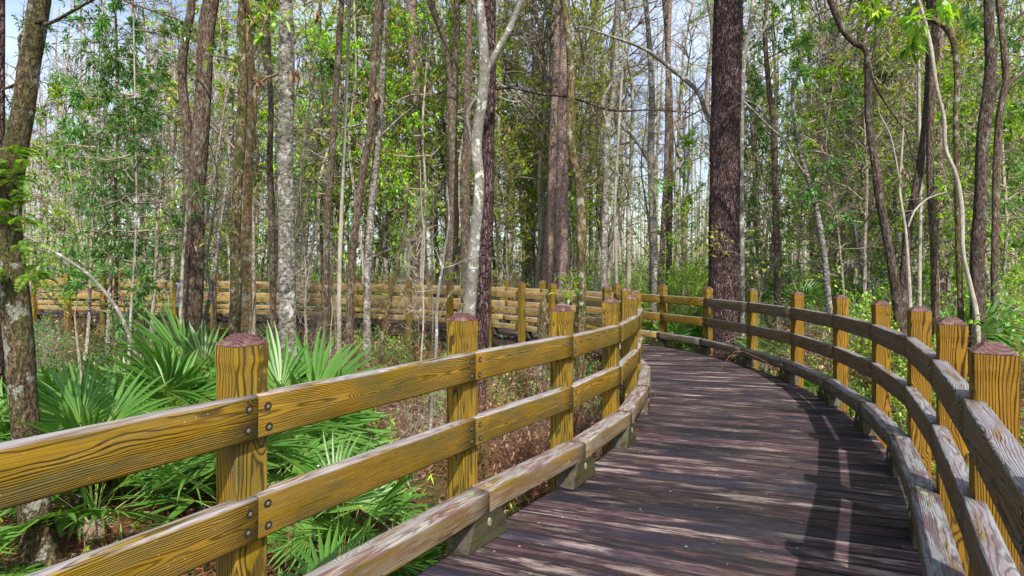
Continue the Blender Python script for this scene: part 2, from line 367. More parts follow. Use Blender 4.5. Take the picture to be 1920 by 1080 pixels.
M['twig'] = bark('twig_brown', (0.12, 0.092, 0.07), (0.40, 0.33, 0.265), (9, 9, 9), 'smooth', 0.0, bump=0.3)
M['twigpale'] = bark('twig_pale', (0.20, 0.17, 0.13), (0.46, 0.42, 0.35), (9, 9, 9), 'smooth', 0.3, bump=0.3)
M['fartrunk'] = bark('bark_grey_brown', (0.12, 0.098, 0.078), (0.50, 0.43, 0.35), (12, 12, 4), 'ridge', 0.25)
M['darkoak'] = bark('bark_dark_ridged', (0.018, 0.012, 0.010), (0.13, 0.095, 0.075), (22, 22, 5), 'ridge', 0.12)
M['leafdark'] = leafmat('leaf_dark_green', [(0.08, 0.19, 0.035), (0.12, 0.26, 0.06), (0.026, 0.087, 0.020), (0.051, 0.160, 0.029), (0.087, 0.239, 0.043), (0.174, 0.334, 0.080)], 0.35)
M['leafmid'] = leafmat('leaf_mid_green', [(0.09, 0.22, 0.012), (0.16, 0.34, 0.020), (0.26, 0.44, 0.030), (0.38, 0.50, 0.05)], 0.45)
M['leafyel'] = leafmat('leaf_yellow_green', [(0.18, 0.30, 0.02), (0.32, 0.44, 0.035), (0.46, 0.52, 0.06), (0.40, 0.34, 0.11), (0.26, 0.15, 0.07)], 0.5, 0.4)
M['leafdead'] = leafmat('leaf_dead', [(0.16, 0.07, 0.035), (0.28, 0.17, 0.10), (0.38, 0.28, 0.20), (0.10, 0.05, 0.03)], 0.7, 0.15)
M['fern'] = leafmat('fern_green', [(0.07, 0.16, 0.018), (0.14, 0.26, 0.025), (0.24, 0.35, 0.04)], 0.5, 0.4)
M['straw'] = leafmat('pine_straw', [(0.15, 0.045, 0.020), (0.27, 0.09, 0.038), (0.34, 0.15, 0.075), (0.07, 0.025, 0.015)], 0.75, 0.05)
M['palmdead'] = leafmat('palm_dead', [(0.20, 0.12, 0.06), (0.34, 0.25, 0.15)], 0.7, 0.1)

t = NT('palmetto_leaf'); r = t.n('NewGeometry').outputs['Random Per Island']; ob = t.n('ObjectInfo').outputs['Random']
uvp = t.n('SeparateXYZ', {0: t.n('UVMap').outputs[0]})
c = t.mix(r, (0.032, 0.115, 0.009), (0.080, 0.200, 0.022)); c = t.mix(t.math('MULTIPLY', ob, 0.75), c, (0.125, 0.27, 0.055))
c = t.mix(t.ramp(uvp.outputs[0], [(0.02, 0.75), (0.30, 0.0)]), c, (0.22, 0.33, 0.05))
c = t.mix(t.ramp(uvp.outputs[0], [(0.86, 0.0), (1.0, 0.85)]), c, (0.24, 0.17, 0.06))
b = t.n('BsdfPrincipled', {'Base Color': c, 'Roughness': 0.38, 'Specular IOR Level': 0.5}); tr = t.n('BsdfTranslucent', {'Color': t.mix(1.0, c, (1.4, 1.6, 0.5), 'MULTIPLY')})
mx = t.n('MixShader', {0: 0.25, 1: b, 2: tr}); t.t.links.new(mx.outputs[0], t.out.inputs[0]); M['palm'] = t.m

t = NT('forest_floor'); oc = t.n('TexCoord').outputs['Object']
n1 = t.noise(oc, 2.2, 6, 0.7).outputs[0]; n2 = t.noise(oc, 26.0, 6, 0.75).outputs[0]; n3 = t.noise(oc, 0.35, 4).outputs[0]
c = t.mix(t.ramp(n2, [(0.35, 0.0), (0.65, 1.0)]), (0.035, 0.016, 0.010), (0.17, 0.085, 0.048))
c = t.mix(t.ramp(n1, [(0.48, 0.0), (0.66, 0.8)]), c, (0.09, 0.085, 0.035))
c = t.mix(t.ramp(n3, [(0.46, 0.0), (0.60, 0.6)]), c, (0.055, 0.085, 0.022))
M['floor'] = t.finish(c, 0.9, n2, 1.0, 0.05, 0.15)
t = NT('swamp_water'); oc = t.n('TexCoord').outputs['Object']
M['water'] = t.finish((0.012, 0.014, 0.012, 1), 0.06, t.noise(oc, 5.0, 3).outputs[0], 0.12, 0.02, 0.6)

# ------------------------------------------------------------------ ground and water
GZ = -0.62
def gz(x, y):
    x = np.asarray(x, float); y = np.asarray(y, float)
    z = GZ + 0.06 * np.sin(x * 0.9 + 1.3) * np.cos(y * 0.8) + 0.05 * np.sin(x * 0.37 - y * 0.51) + 0.03 * np.sin(2.3 * x + 1.7 * y)
    z = z - 0.42 * np.exp(-(((x - 0.3) / 2.6) ** 2 + ((y - 12.2) / 2.6) ** 2) * 1.2) - 0.38 * np.exp(-(((x + 6.5) / 4.5) ** 2 + ((y - 15.3) / 1.5) ** 2))
    return z + 0.012 * np.maximum(0, y - 22)
def axis(n, k, ext):
    u = np.linspace(-1, 1, n); return np.sinh(u * k) / np.sinh(k) * ext
gx = axis(241, 4.2, 170); gy = axis(241, 4.2, 170) + 6
GX, GY = np.meshgrid(gx, gy); V = np.stack([GX, GY, gz(GX, GY)], -1).reshape(-1, 3)
i, j = np.meshgrid(np.arange(240), np.arange(240), indexing='ij'); a = (i * 241 + j).ravel()
Fq = np.stack([a, a + 1, a + 242, a + 241], -1)
tag(link('ground', new_mesh('ground', V, Fq, M['floor'], True)), kind='structure')
a = np.linspace(0, 2 * math.pi, 60, endpoint=False)
def pool(cx, cy, rx, ry):
    r = 1 + 0.08 * np.sin(3 * a + 1) + 0.06 * np.sin(5 * a)
    V = np.stack([cx + rx * r * np.cos(a), cy + ry * r * np.sin(a), np.full(60, -0.79)], -1)
    return tag(link('water', new_mesh('water', V, [list(range(60))], M['water'])), kind='structure')
pool(0.3, 12.2, 3.2, 3.2); pool(-6.5, 15.4, 6.0, 2.4)

# ------------------------------------------------------------------ boardwalk: joints of the two inner rail faces (x, y)
LJ = [(-2.15, 0.02), (-1.55, 1.08), (-0.95, 2.13), (-0.21, 3.30), (0.46, 4.25), (1.0, 5.2), (1.44, 6.4), (1.74, 7.55), (1.86, 8.8), (1.78, 10.1), (1.47, 11.25), (0.95, 12.25), (0.30, 13.15), (-0.52, 14.0),
      (-1.55, 14.85), (-2.75, 15.5), (-4.0, 15.95), (-5.2, 16.3), (-6.4, 16.55), (-7.6, 16.75), (-8.8, 16.9), (-10.0, 17.0), (-11.1, 17.1), (-12.3, 17.25), (-13.5, 17.4), (-14.7, 17.6), (-15.9, 17.85), (-17.1, 18.1)]
RJ = [(-0.3, -0.6), (0.42, 0.28), (1.12, 1.24), (1.79, 2.27), (2.47, 3.36), (3.10, 4.50), (3.57, 5.68), (3.90, 6.94), (4.06, 8.30), (3.98, 9.65), (3.70, 11.0), (3.14, 12.1), (2.35, 13.2), (1.6, 14.3), (0.75, 15.3),
      (-0.2, 16.2), (-1.3, 16.95), (-2.6, 17.6), (-3.9, 18.1), (-5.1, 18.45), (-6.3, 18.75), (-7.5, 18.95), (-8.8, 19.1), (-10.0, 19.2), (-11.2, 19.3), (-12.4, 19.45), (-13.6, 19.6), (-14.8, 19.8), (-16.0, 20.05), (-17.2, 20.3)]
RAIL_T, RAIL_W = 0.075, 0.165
random.seed(5); nrs = np.random.RandomState(11)

def rounded(w, h, r=0.012, k=3):
    """Cross-section (y, z) centred, w thick and h high, with eased edges."""
    out = []
    for cx, cy, a0 in ((w / 2 - r, h / 2 - r, 0), (-w / 2 + r, h / 2 - r, 90), (-w / 2 + r, -h / 2 + r, 180), (w / 2 - r, -h / 2 + r, 270)):
        for i in range(k + 1):
            an = math.radians(a0 + 90 * i / k); out.append((cx + r * math.cos(an), cy + r * math.sin(an)))
    return out

def beam_mesh(name, Ln, w, h, m0, m1, mats, extra=None):
    """A timber along +x from 0 to Ln; m0, m1 = how far each end slews per metre of y (mitre)."""
    cs_ = rounded(w, h); n = len(cs_); V = []; Fc = []; mi = []
    xs = np.linspace(0, 1, 9); wob = nrs.rand(9) * 0.0016
    for k, u in enumerate(xs):
        for y, z in cs_:
            x0 = 0.0012 + m0 * y; x1 = Ln - 0.0012 + m1 * y
            V.append((x0 + (x1 - x0) * u, y, z + wob[k]))
    for k in range(8):
        for q in range(n):
            Fc.append((k * n + q, (k + 1) * n + q, (k + 1) * n + (q + 1) % n, k * n + (q + 1) % n)); mi.append(0)
    Fc.append(tuple(range(n))); mi.append(0); Fc.append(tuple(8 * n + q for q in reversed(range(n)))); mi.append(0)
    def disc(c, nrm, r, rt, mat, el=1.0, hgt=0.0):
        nrm = Vector(nrm); u = Vector((1, 0, 0)) ; w_ = nrm.cross(u); b = len(V); K = 14
        for q in range(K):
            an = q * 2 * math.pi / K; p = Vector(c) + u * r * el * math.cos(an) + w_ * r * math.sin(an); V.append(tuple(p))
        for q in range(K):
            an = q * 2 * math.pi / K; p = Vector(c) + nrm * hgt + u * rt * el * math.cos(an) + w_ * rt * math.sin(an); V.append(tuple(p))
        for q in range(K): Fc.append((b + q, b + (q + 1) % K, b + K + (q + 1) % K, b + K + q)); mi.append(mat)
        Fc.append(tuple(b + K + q for q in range(K))); mi.append(mat)
    for e in (extra or []): disc(*e)
    me = new_mesh(name, V, Fc, mats, False, mi)
    me.polygons.foreach_set('use_smooth', np.array([len(p.vertices) == 4 and mi[p.index] == 0 for p in me.polygons]))
    return me

def railing(name, label, J, side, near, mat_of, kerb_mat_of, post_mat_of):
    """side = +1: the walk lies to the right of the direction of travel (left railing)."""
    root = thing(name, label, 'railing', (J[2][0], J[2][1], 0))
    inv = Vector((-J[2][0], -J[2][1], 0))
    n = len(J); P = [Vector((x, y, 0)) for x, y in J]
    nor = []
    for k in range(n):
        a_, b_ = P[max(0, k - 1)], P[min(n - 1, k + 1)]; tdir = (b_ - a_).normalized(); nor.append(Vector((tdir.y, -tdir.x, 0)) * side)   # towards the walk
    def off_chord(k, o):
        mid = ((P[k + 1] - P[k]).normalized()); nn = Vector((mid.y, -mid.x, 0)) * side
        c0 = o / max(0.5, nn.dot(nor[k])); c1 = o / max(0.5, nn.dot(nor[k + 1]))
        return P[k] + nor[k] * c0, P[k + 1] + nor[k + 1] * c1
    for k in range(n - 1):
        tag_k = k
        def timber(pn, o, w, h, zc, mats, extra_fn, jit):
            a_, b_ = off_chord(k, o); d = b_ - a_; Ln = d.length; ang = math.atan2(d.y, d.x); dn = d / Ln; yl = Vector((-dn.y, dn.x, 0))
            def mit(nv):
                bis = nv; return (bis.dot(dn)) / (bis.dot(yl)) if abs(bis.dot(yl)) > 0.1 else 0
            ex = extra_fn(Ln, -side) if extra_fn else None
            me = beam_mesh(pn, Ln, w, h, mit(nor[k]), mit(nor[k + 1]), mats, ex)
            za, zb = zc + tilt(a_.x) + jit * (nrs.rand() - 0.5), zc + tilt(b_.x) + jit * (nrs.rand() - 0.5)
            o_ = link(pn, me, root, a_ + inv + Vector((0, 0, za))); o_.rotation_euler = (0, -math.atan2(zb - za, Ln), ang)
            return o_
        isnear = k < near
        def bolts(Ln, s):
            ex = []
            for x in (0.042, Ln - 0.042):
                for z in (0.036, -0.040):
                    c = (x + nrs.normal() * 0.003, s * RAIL_T / 2 * -1 * -1, z + nrs.normal() * 0.004)
                    ny = (0, s, 0)
                    ex.append(((c[0], s * (RAIL_T / 2 + 0.0006), c[2]), ny, 0.0165, 0.0155, 1, 1.0, 0.0004))
                    ex.append(((c[0] + 0.0015, s * (RAIL_T / 2 + 0.0012), c[2] - 0.001), ny, 0.0075, 0.005, 2, 1.0, 0.0012))
            return ex
        def covers(Ln, s):
            ex = []
            for x in (0.085, Ln - 0.085):
                ex.append(((x, 0.005, 0.0632), (0, 0, 1), 0.021, 0.019, 1, 1.25, 0.003))
            return ex
        rm = [mat_of(k), M['hole'], M['bolt']]
        timber('top_rail', -RAIL_T / 2, RAIL_T, RAIL_W, 1.07 - RAIL_W / 2, rm, bolts, 0.008)
        timber('middle_rail', -RAIL_T / 2, RAIL_T, RAIL_W, 0.69 - RAIL_W / 2, rm, bolts, 0.008)
        timber('kerb_rail', 0.03, 0.14, 0.125, 0.287 - 0.0625, [kerb_mat_of(k), M['cover']], covers, 0.006)
    for k in range(n):
        c = P[k] - nor[k] * 0.10; h = 1.262 + nrs.uniform(-0.012, 0.012); ang = math.atan2(nor[k].y, nor[k].x)
        zb = float(gz(c.x, c.y)) - 0.15; za = tilt(c.x); hw = 0.07
        V = []; 
        lv = [(zb - za, hw - .0035, .0), (h - 0.10, hw - .0035, .0), (h - 0.06, hw, .0), (h, hw, 0)]
        prof = rounded(1, 1, 0.06, 2); K = len(prof)
        for z, w, _ in lv:
            for (px_, py_) in prof: V.append((px_ * 2 * w, py_ * 2 * w, z))
        Fc = [(q * K + i, q * K + (i + 1) % K, (q + 1) * K + (i + 1) % K, (q + 1) * K + i) for q in range(3) for i in range(K)]
        Fc.append(tuple(3 * K + i for i in range(K)))
        po = link('post', new_mesh('post', V, Fc, post_mat_of(k)), root, c + inv + Vector((0, 0, za)), (0, 0, ang + nrs.normal() * 0.02))
        V = []; lv = [(h + 0.001, hw), (h + 0.004, hw), (h + 0.036, hw * 0.50), (h + 0.041, hw * 0.42)]
        for z, w in lv:
            for (px_, py_) in prof: V.append((px_ * 2 * w, py_ * 2 * w, z))
        Fc = [(q * K + i, q * K + (i + 1) % K, (q + 1) * K + (i + 1) % K, (q + 1) * K + i) for q in range(3) for i in range(K)] + [tuple(3 * K + i for i in range(K)), tuple(reversed(range(K)))]
        link('post_cap', new_mesh('post_cap', V, Fc, M['cap']), po)
        # kerb block: a wedge with sloping ends under each kerb joint
        tdir = Vector((-nor[k].y, nor[k].x, 0)); ang2 = math.atan2(tdir.y, tdir.x); w = 0.072
        bl, tl = 0.195, 0.125
        V = [(-bl, -w, 0.001), (bl, -w, 0.001), (bl, w, 0.001), (-bl, w, 0.001), (-tl, -w, 0.164), (tl, -w, 0.164), (tl, w, 0.164), (-tl, w, 0.164)]
        Fc = [(0, 3, 2, 1), (4, 5, 6, 7), (0, 1, 5, 4), (1, 2, 6, 5), (2, 3, 7, 6), (3, 0, 4, 7)]
        mi = [0] * 6; b = len(V); sgn = -side * 1.0
        sy = w + 0.001
        for q in range(14):
            an = q * 2 * math.pi / 14; V.append((0.022 * math.cos(an) * 0.8, sy * (-1 if True else 1), 0.115 + 0.026 * math.sin(an)))
        for q in range(14):
            an = q * 2 * math.pi / 14; V.append((0.018 * math.cos(an) * 0.8, (sy + 0.006) * (-1), 0.115 + 0.022 * math.sin(an)))
        for q in range(14): Fc.append((b + q, b + (q + 1) % 14, b + 14 + (q + 1) % 14, b + 14 + q)); mi.append(1)
        Fc.append(tuple(b + 14 + q for q in range(14))); mi.append(1)
        cc = P[k] + nor[k] * 0.024
        link('kerb_block', new_mesh('kerb_block', V, Fc, [M['block'], M['cover']], False, mi), root, cc + inv + Vector((0, 0, tilt(cc.x))), (0, 0, ang2))
    return root

random.seed(3)
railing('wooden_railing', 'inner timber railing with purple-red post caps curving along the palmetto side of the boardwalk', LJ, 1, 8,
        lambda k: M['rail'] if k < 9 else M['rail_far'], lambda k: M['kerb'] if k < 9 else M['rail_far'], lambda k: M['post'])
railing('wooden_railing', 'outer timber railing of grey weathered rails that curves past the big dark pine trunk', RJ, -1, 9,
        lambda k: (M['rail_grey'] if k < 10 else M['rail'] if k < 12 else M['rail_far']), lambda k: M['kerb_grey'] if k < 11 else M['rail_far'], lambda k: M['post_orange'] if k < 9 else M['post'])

# planks: lines across the walk, from a place along the left edge to a place along the right edge
COR = [((-2.4, -0.45), (0.02, -1.1)), ((-1.55, 1.08), (0.55, 0.46)), ((-0.95, 2.13), (1.20, 1.36)), ((-0.21, 3.30), (1.93, 2.50)), ((0.46, 4.25), (2.63, 3.63)), ((1.0, 5.2), (3.15, 4.60)),
       ((1.26, 5.95), (3.44, 5.35)), ((1.66, 7.22), (3.84, 6.71)), ((1.86, 8.8), (4.03, 8.45)), ((1.80, 10.1), (3.92, 10.2)), ((1.47, 11.25), (3.45, 11.6)), ((0.95, 12.25), (2.75, 12.8)),
       ((0.30, 13.15), (1.9, 13.95)), ((-0.52, 14.0), (0.9, 15.2)), ((-1.55, 14.85), (-0.35, 16.3)), ((-2.75, 15.5), (-1.9, 17.25)), ((-4.0, 15.95), (-3.4, 17.95)), ((-5.2, 16.3), (-4.9, 18.4)),
       ((-6.4, 16.55), (-6.2, 18.72)), ((-8.8, 16.9), (-8.7, 19.1)), ((-12.3, 17.25), (-12.3, 19.45)), ((-17.1, 18.1), (-17.2, 20.3))]
Lc = np.array([c[0] for c in COR]); Rc = np.array([c[1] for c in COR]); mid = (Lc + Rc) / 2
sm = np.concatenate([[0], np.cumsum(np.linalg.norm(np.diff(mid, axis=0), axis=1))])
def edge(A, s): return np.array([np.interp(s, sm, A[:, 0]), np.interp(s, sm, A[:, 1])])
V = []; Fc = []; UV = []; s = 0.02; k = 0
while s + 0.14 < sm[-1]:
    g = 0.006 + 0.005 * random.random(); a0, a1 = s + g / 2, s + 0.142 - g / 2
    l0, r0, l1, r1 = edge(Lc, a0), edge(Rc, a0), edge(Lc, a1), edge(Rc, a1)
    e0, e1 = random.uniform(-0.004, 0.012), random.uniform(-0.004, 0.012)
    def ext(p, q, e): d = (q - p) / np.linalg.norm(q - p); return p - d * (0.012 + e)
    L0, L1, R0, R1 = ext(l0, r0, e0), ext(l1, r1, e0), ext(r0, l0, e1), ext(r1, l1, e1)
    Ln = np.linalg.norm(R0 - L0); hz = random.uniform(-0.004, 0.0); cup = random.uniform(-0.001, 0.0015); b = len(V); NS = 8
    prof = [(0.0, -0.038), (0.0, -0.005), (0.03, 0.0), (0.5, cup), (0.97, 0.0), (1.0, -0.005), (1.0, -0.038)]
    for q in range(NS + 1):
        u = q / NS; A = L0 * (1 - u) + R0 * u; B = L1 * (1 - u) + R1 * u; wv_ = 0.0012 * math.sin(u * 9 + k)
        for w, z in prof:
            p = A * (1 - w) + B * w; V.append((p[0], p[1], tilt(p[0]) + z + hz + wv_ - 0.002))
    npf = len(prof)
    for q in range(NS):
        for w in range(npf - 1):
            Fc.append((b + q * npf + w, b + (q + 1) * npf + w, b + (q + 1) * npf + w + 1, b + q * npf + w + 1))
            for (qq, ww) in ((q, w), (q + 1, w), (q + 1, w + 1), (q, w + 1)):
                UV.append((qq / NS * Ln, k * 0.14 + 0.004 + prof[ww][0] * 0.132))
    for e in (0, NS):
        f = [b + e * npf + w for w in range(npf)]; f = f if e == 0 else f[::-1]; Fc.append(tuple(f)); UV += [(0.0, k * 0.14 + 0.05)] * npf
    s += 0.142; k += 1
tag(link('boardwalk', new_mesh('boardwalk', V, Fc, M['deck'], uv=UV)), kind='structure')
# bearers under the boards
def ribbon(A, off, w, z0, z1):
    T = np.gradient(A, axis=0); T /= np.linalg.norm(T, axis=1)[:, None]; Nn = np.stack([T[:, 1], -T[:, 0]], -1)
    a0 = A + Nn * off; a1 = A + Nn * (off + w); V = []; Fc = []
    for p, q in zip(a0, a1):
        zt = tilt(p[0]); V += [(p[0], p[1], zt + z0), (q[0], q[1], zt + z0), (q[0], q[1], zt + z1), (p[0], p[1], zt + z1)]
    for i_ in range(len(A) - 1):
        for e in range(4): Fc.append((i_ * 4 + e, i_ * 4 + (e + 1) % 4, i_ * 4 + 4 + (e + 1) % 4, i_ * 4 + 4 + e))
    return V, Fc
V = []; Fc = []
for A, off in ((Lc, 0.02), (Rc, -0.07), (mid, 0.0)):
    v_, f_ = ribbon(A, off, 0.05, -0.25, -0.044); n0 = len(V); V += v_; Fc += [tuple(x + n0 for x in f) for f in f_]
tag(link('boardwalk_bearers', new_mesh('boardwalk_bearers', V, Fc, M['beam'])), kind='structure')

# ------------------------------------------------------------------ growing things
WALK = np.array([(m_[0], m_[1]) for m_ in mid])
def walk_dist(x, y):
    p = np.array([x, y]); a_ = WALK[:-1]; b_ = WALK[1:]; ab = b_ - a_
    t_ = np.clip(((p - a_) * ab).sum(1) / (ab * ab).sum(1), 0, 1)[:, None]
    return float(np.sqrt((((a_ + ab * t_) - p) ** 2).sum(1)).min())

def grow(rng, p, d, Ln, r, lev, segs, tips, n=4, wob=0.28, up=0.05, kids=1.6, kl=0.6, spread=0.75):
    st = Ln / n; d = d / np.linalg.norm(d)
    for i_ in range(n):
        d = d + rng.normal(size=3) * wob; d[2] += up; d /= np.linalg.norm(d)
        q = p + d * st; r1 = max(0.0012, r * (1 - 0.75 * (i_ + 1) / n))
        r0 = max(0.0015, r * (1 - 0.75 * i_ / n)); segs.append((*p, *q, r0, r1))
        if lev > 0:
            for _ in range(rng.poisson(kids)):
                v_ = rng.normal(size=3); v_ -= d * v_.dot(d); v_ /= np.linalg.norm(v_) + 1e-6
                grow(rng, q, d * (1 - spread * 0.5) + v_ * spread, Ln * kl * rng.uniform(0.6, 1.1), r1 * 0.65, lev - 1, segs, tips, n, wob, up, kids, kl, spread)
        p = q
    tips.append((p, d))

def rosettes(tips, rng, k, length, width, spread=0.9, droop=0.3, back=0.13):
    B = []; D = []
    for p, d in tips:
        m_ = rng.poisson(k)
        if m_ == 0: continue
        v_ = rng.normal(size=(m_, 3)) * spread + d[None, :]; v_[:, 2] -= droop * 0.5
        B.append(p[None, :] - d[None, :] * rng.uniform(0, back, (m_, 1))); D.append(v_)
    if not B: return np.zeros((0, 3)), np.zeros((0, 4), int)
    return leaves(np.vstack(B), np.vstack(D), length, width, rng, droop=droop)

MESH = {}
def crown_mesh(key, seed, height, width, twigmat, leaf, n_limb, lev, kleaf, lsz, start=0.0, flat=False, kids=1.3, tropism=0.08):
    """Limbs (twigs) and leaves of a crown that starts at its own origin; both are kept for re-use."""
    rng = np.random.RandomState(seed); segs = []; tips = []
    for i_ in range(n_limb):
        z = height * (start + (1 - start) * (i_ + rng.rand()) / n_limb); az = rng.rand() * 6.283
        lw = width * (0.45 + 0.55 * rng.rand()) * (1 - 0.55 * (z / height) ** 2)
        el = rng.uniform(-0.1, 0.35) if flat else rng.uniform(0.1, 1.0)
        d = np.array([math.cos(az) * math.cos(el), math.sin(az) * math.cos(el), math.sin(el)])
        grow(rng, np.array([0, 0, z]), d, lw, 0.010 + 0.012 * lw, lev, segs, tips, 4, 0.22, tropism if not flat else 0.02, kids, 0.55)
    V, Fq = prisms(segs, 3); tw = new_mesh(key + '_limbs', V, Fq, twigmat)
    lf = None
    if leaf:
        b_ = Bag(); b_.add(*rosettes(tips, rng, kleaf, lsz[0], lsz[1], droop=lsz[2]))
        lf = b_.mesh(key + '_leaves', leaf)
    MESH[key] = (tw, lf); return tw, lf

# crowns reused by many trees
for q in range(4): crown_mesh('dark%d' % q, 100 + q, 6.5, 1.5, M['twig'], M['leafdark'], 24, 2, 4.6, (0.15, 0.042, 0.35), flat=True, kids=1.0)
for q in range(3): crown_mesh('mid%d' % q, 200 + q, 6.5, 1.7, M['twig'], M['leafmid'], 26, 2, 7.5, (0.095, 0.042, 0.25), flat=True, kids=1.05)
for q in range(3): crown_mesh('yel%d' % q, 300 + q, 7.5, 2.0, M['twig'], M['leafyel'], 28, 2, 6.5, (0.075, 0.040, 0.2), kids=1.05)
for q in range(4): crown_mesh('bare%d' % q, 400 + q, 7.0, 2.6, M['twig'], None, 24, 2, 0, (0, 0, 0), kids=1.7)
for q in range(2): crown_mesh('barep%d' % q, 450 + q, 6.0, 2.2, M['twigpale'], None, 20, 2, 0, (0, 0, 0), kids=1.5)
for q in range(2): crown_mesh('pine%d' % q, 480 + q, 5.0, 2.2, M['twig'], M['leafmid'], 18, 2, 9.0, (0.22, 0.008, 0.4), kids=1.4)

def tree(name, label, cat, mat, pts, group=None, sides=12, lump=0.06, crown=None, seed=0, branches=(), step=0.15, fine=0.02, flare=0.35, zscale=1.0, cz=0.0, cs=1.0):
    """pts: rows [x, y, z, r] from the ground up (place coordinates)."""
    P = np.asarray(pts, float); base = P[0, :3].copy(); Q = P.copy(); Q[:, :3] -= base
    root = thing(name, label, cat, tuple(base), group)
    b_ = Bag(); b_.add(*tube(Q, sides, step, lump, seed, flare, True, fine))
    link('trunk', b_.mesh('trunk', mat, True), root)
    for br in branches:
        B = np.asarray(br, float).copy(); B[:, :3] -= base
        bb = Bag(); bb.add(*tube(B, 7, 0.1, 0.08, seed + 1, 0, True, 0.02))
        # side twigs along the branch
        rng = np.random.RandomState(seed + 7); segs = []; tips = []
        for i_ in range(1, len(B)):
            for _ in range(2):
                d = rng.normal(size=3); grow(rng, B[i_, :3], d, rng.uniform(0.15, 0.5), 0.004, 1, segs, tips, 3, 0.25, 0.03, 1.0, 0.5)
        bb.add(*prisms(segs, 3)); link('branch', bb.mesh('branch', mat, True), root)
    if crown:
        rng = random.Random(seed); key, h0, sc_ = crown
        tw, lf = MESH[key]; zt = h0
        i_ = int(np.argmin(np.abs(Q[:, 2] - zt))); o_ = Q[i_, :3]
        rz = rng.random() * 6.28; link('limbs', tw, root, (o_[0], o_[1], zt), (0, 0, rz), sc_)
        if lf: link('crown', lf, root, (o_[0], o_[1], zt), (0, 0, rz), sc_)
    return root

def WK(x): return math.cos(math.atan(abs(x - 960) / F)) * 0.97   # a round stem looks wider off the axis of a wide lens
def ptree(name, label, mat, d, px, top=3.0, branches=(), cat='tree', crown=None, dd=None, **kw):
    """Trunk seen at rows (px, py, width px) from the bottom up, d metres ahead; carried down to the ground and up out of sight."""
    rows = []
    n_ = len(px)
    for i_, (x, y, w) in enumerate(px):
        di = d + (dd[i_] if dd else 0.0)
        p = pw(x, y, di); rows.append([*p, max(0.004, w / F * di / 2 * WK(x))])
    x0, y0 = rows[0][0], rows[0][1]; g = float(gz(x0, y0)) - 0.08
    if rows[0][2] > g + 0.1: rows.insert(0, [x0 + (rows[0][0] - rows[1][0]) / max(0.05, rows[1][2] - rows[0][2]) * (rows[0][2] - g) * 0.9, y0, g, rows[0][3] * 1.08])
    else: rows[0][2] = g
    a_, b_ = np.array(rows[-2]), np.array(rows[-1])
    if top > 0:
        k_ = (b_[:3] - a_[:3]); k_ /= np.linalg.norm(k_); k_[2] = max(k_[2], 0.75)
        rows.append([*(b_[:3] + k_ * top * 0.5), b_[3] * 0.8]); rows.append([*(b_[:3] + k_ * top + np.array([0.1, 0.1, 0])), b_[3] * 0.35])
    brs = []
    for br in branches:
        brs.append([[*pw(x, y, d + (q[0] if q else 0)), max(0.003, w / F * d / 2 * WK(x))] for (x, y, w, *q) in br])
    cr_ = None
    if crown: cr_ = (crown[0], (rows[-1][2] - rows[0][2]) - crown[1], crown[2])
    return tree(name, label, cat, mat, rows, branches=brs, crown=cr_, **kw)

T = ptree
T('mossy_tree', 'thick brown trunk with lichen and ferns at the far left edge behind the near rail', M['bigleft'], 4.0,
  [(88, 1085, 76), (70, 1000, 70), (58, 900, 64), (44, 760, 60), (36, 640, 62), (26, 540, 62), (14, 440, 60), (16, 360, 58), (28, 280, 54), (44, 200, 50), (54, 120, 48), (66, 50, 44), (74, 0, 42)],
  branches=[[(45, 62, 10), (70, 52, 9), (105, 38, 8), (140, 18, 7), (180, -4, 6), (240, -30, 5)], [(40, 110, 9), (36, 70, 8), (44, 62, 9)], [(30, 158, 8), (5, 168, 5), (-25, 190, 4)]],
  sides=26, step=0.045, lump=0.07, fine=0.06, seed=1, crown=('bare0', 2.5, 0.8))
T('pine_tree', 'dark pine trunk cut by the left edge of the photo above the lichen trunk', M['pine'], 7.0, [(-4, 600, 26), (-2, 300, 24), (0, 0, 22)], sides=14, fine=0.05, seed=2, crown=('pine0', 1.0, 0.8))
T('oak_tree', 'ridged grey-brown trunk with a slimmer stem beside it rising from the palmettos on the left', M['oak'], 9.6,
  [(358, 620, 44), (362, 540, 40), (366, 400, 36), (374, 280, 34), (383, 150, 33), (388, 60, 31), (396, 0, 30)],
  branches=[[(352, 560, 24), (352, 400, 22), (353, 260, 21), (345, 190, 20), (341, 140, 19), (346, 80, 18), (356, 30, 17), (362, -30, 16)], [(378, 75, 6), (340, 40, 5), (290, 22, 4), (230, 0, 3), (200, -20, 3)]],
  sides=22, step=0.06, lump=0.08, fine=0.06, seed=3, crown=('bare1', 2, 1.0))
T('mossy_tree', 'mossy brown trunk leaning slightly right, just left of the orange-stained trunk', M['mossy'], 9.0,
  [(440, 640, 24), (442, 540, 22), (443, 400, 21), (450, 280, 21), (456, 150, 19), (452, 60, 16), (455, 0, 15)], sides=18, step=0.06, lump=0.09, fine=0.06, seed=4,
  branches=[[(455, 120, 7), (425, 108, 5), (398, 102, 4), (350, 60, 4), (290, 20, 3)]], crown=('bare2', 2, 0.9))
T('orange_trunk_tree', 'slim trunk stained orange and white by lichen, close right of the mossy trunk', M['orange'], 9.6,
  [(460, 620, 22), (461, 520, 21), (463, 400, 20), (468, 280, 18), (474, 180, 17), (468, 100, 16), (462, 40, 16), (460, 0, 15)], sides=16, step=0.07, fine=0.03, seed=5,
  branches=[[(476, 185, 6), (494, 150, 5), (530, 130, 5), (560, 60, 4)], [(468, 120, 7), (490, 60, 5), (505, 20, 4), (515, -20, 4)]], crown=('mid1', 2, 0.8))
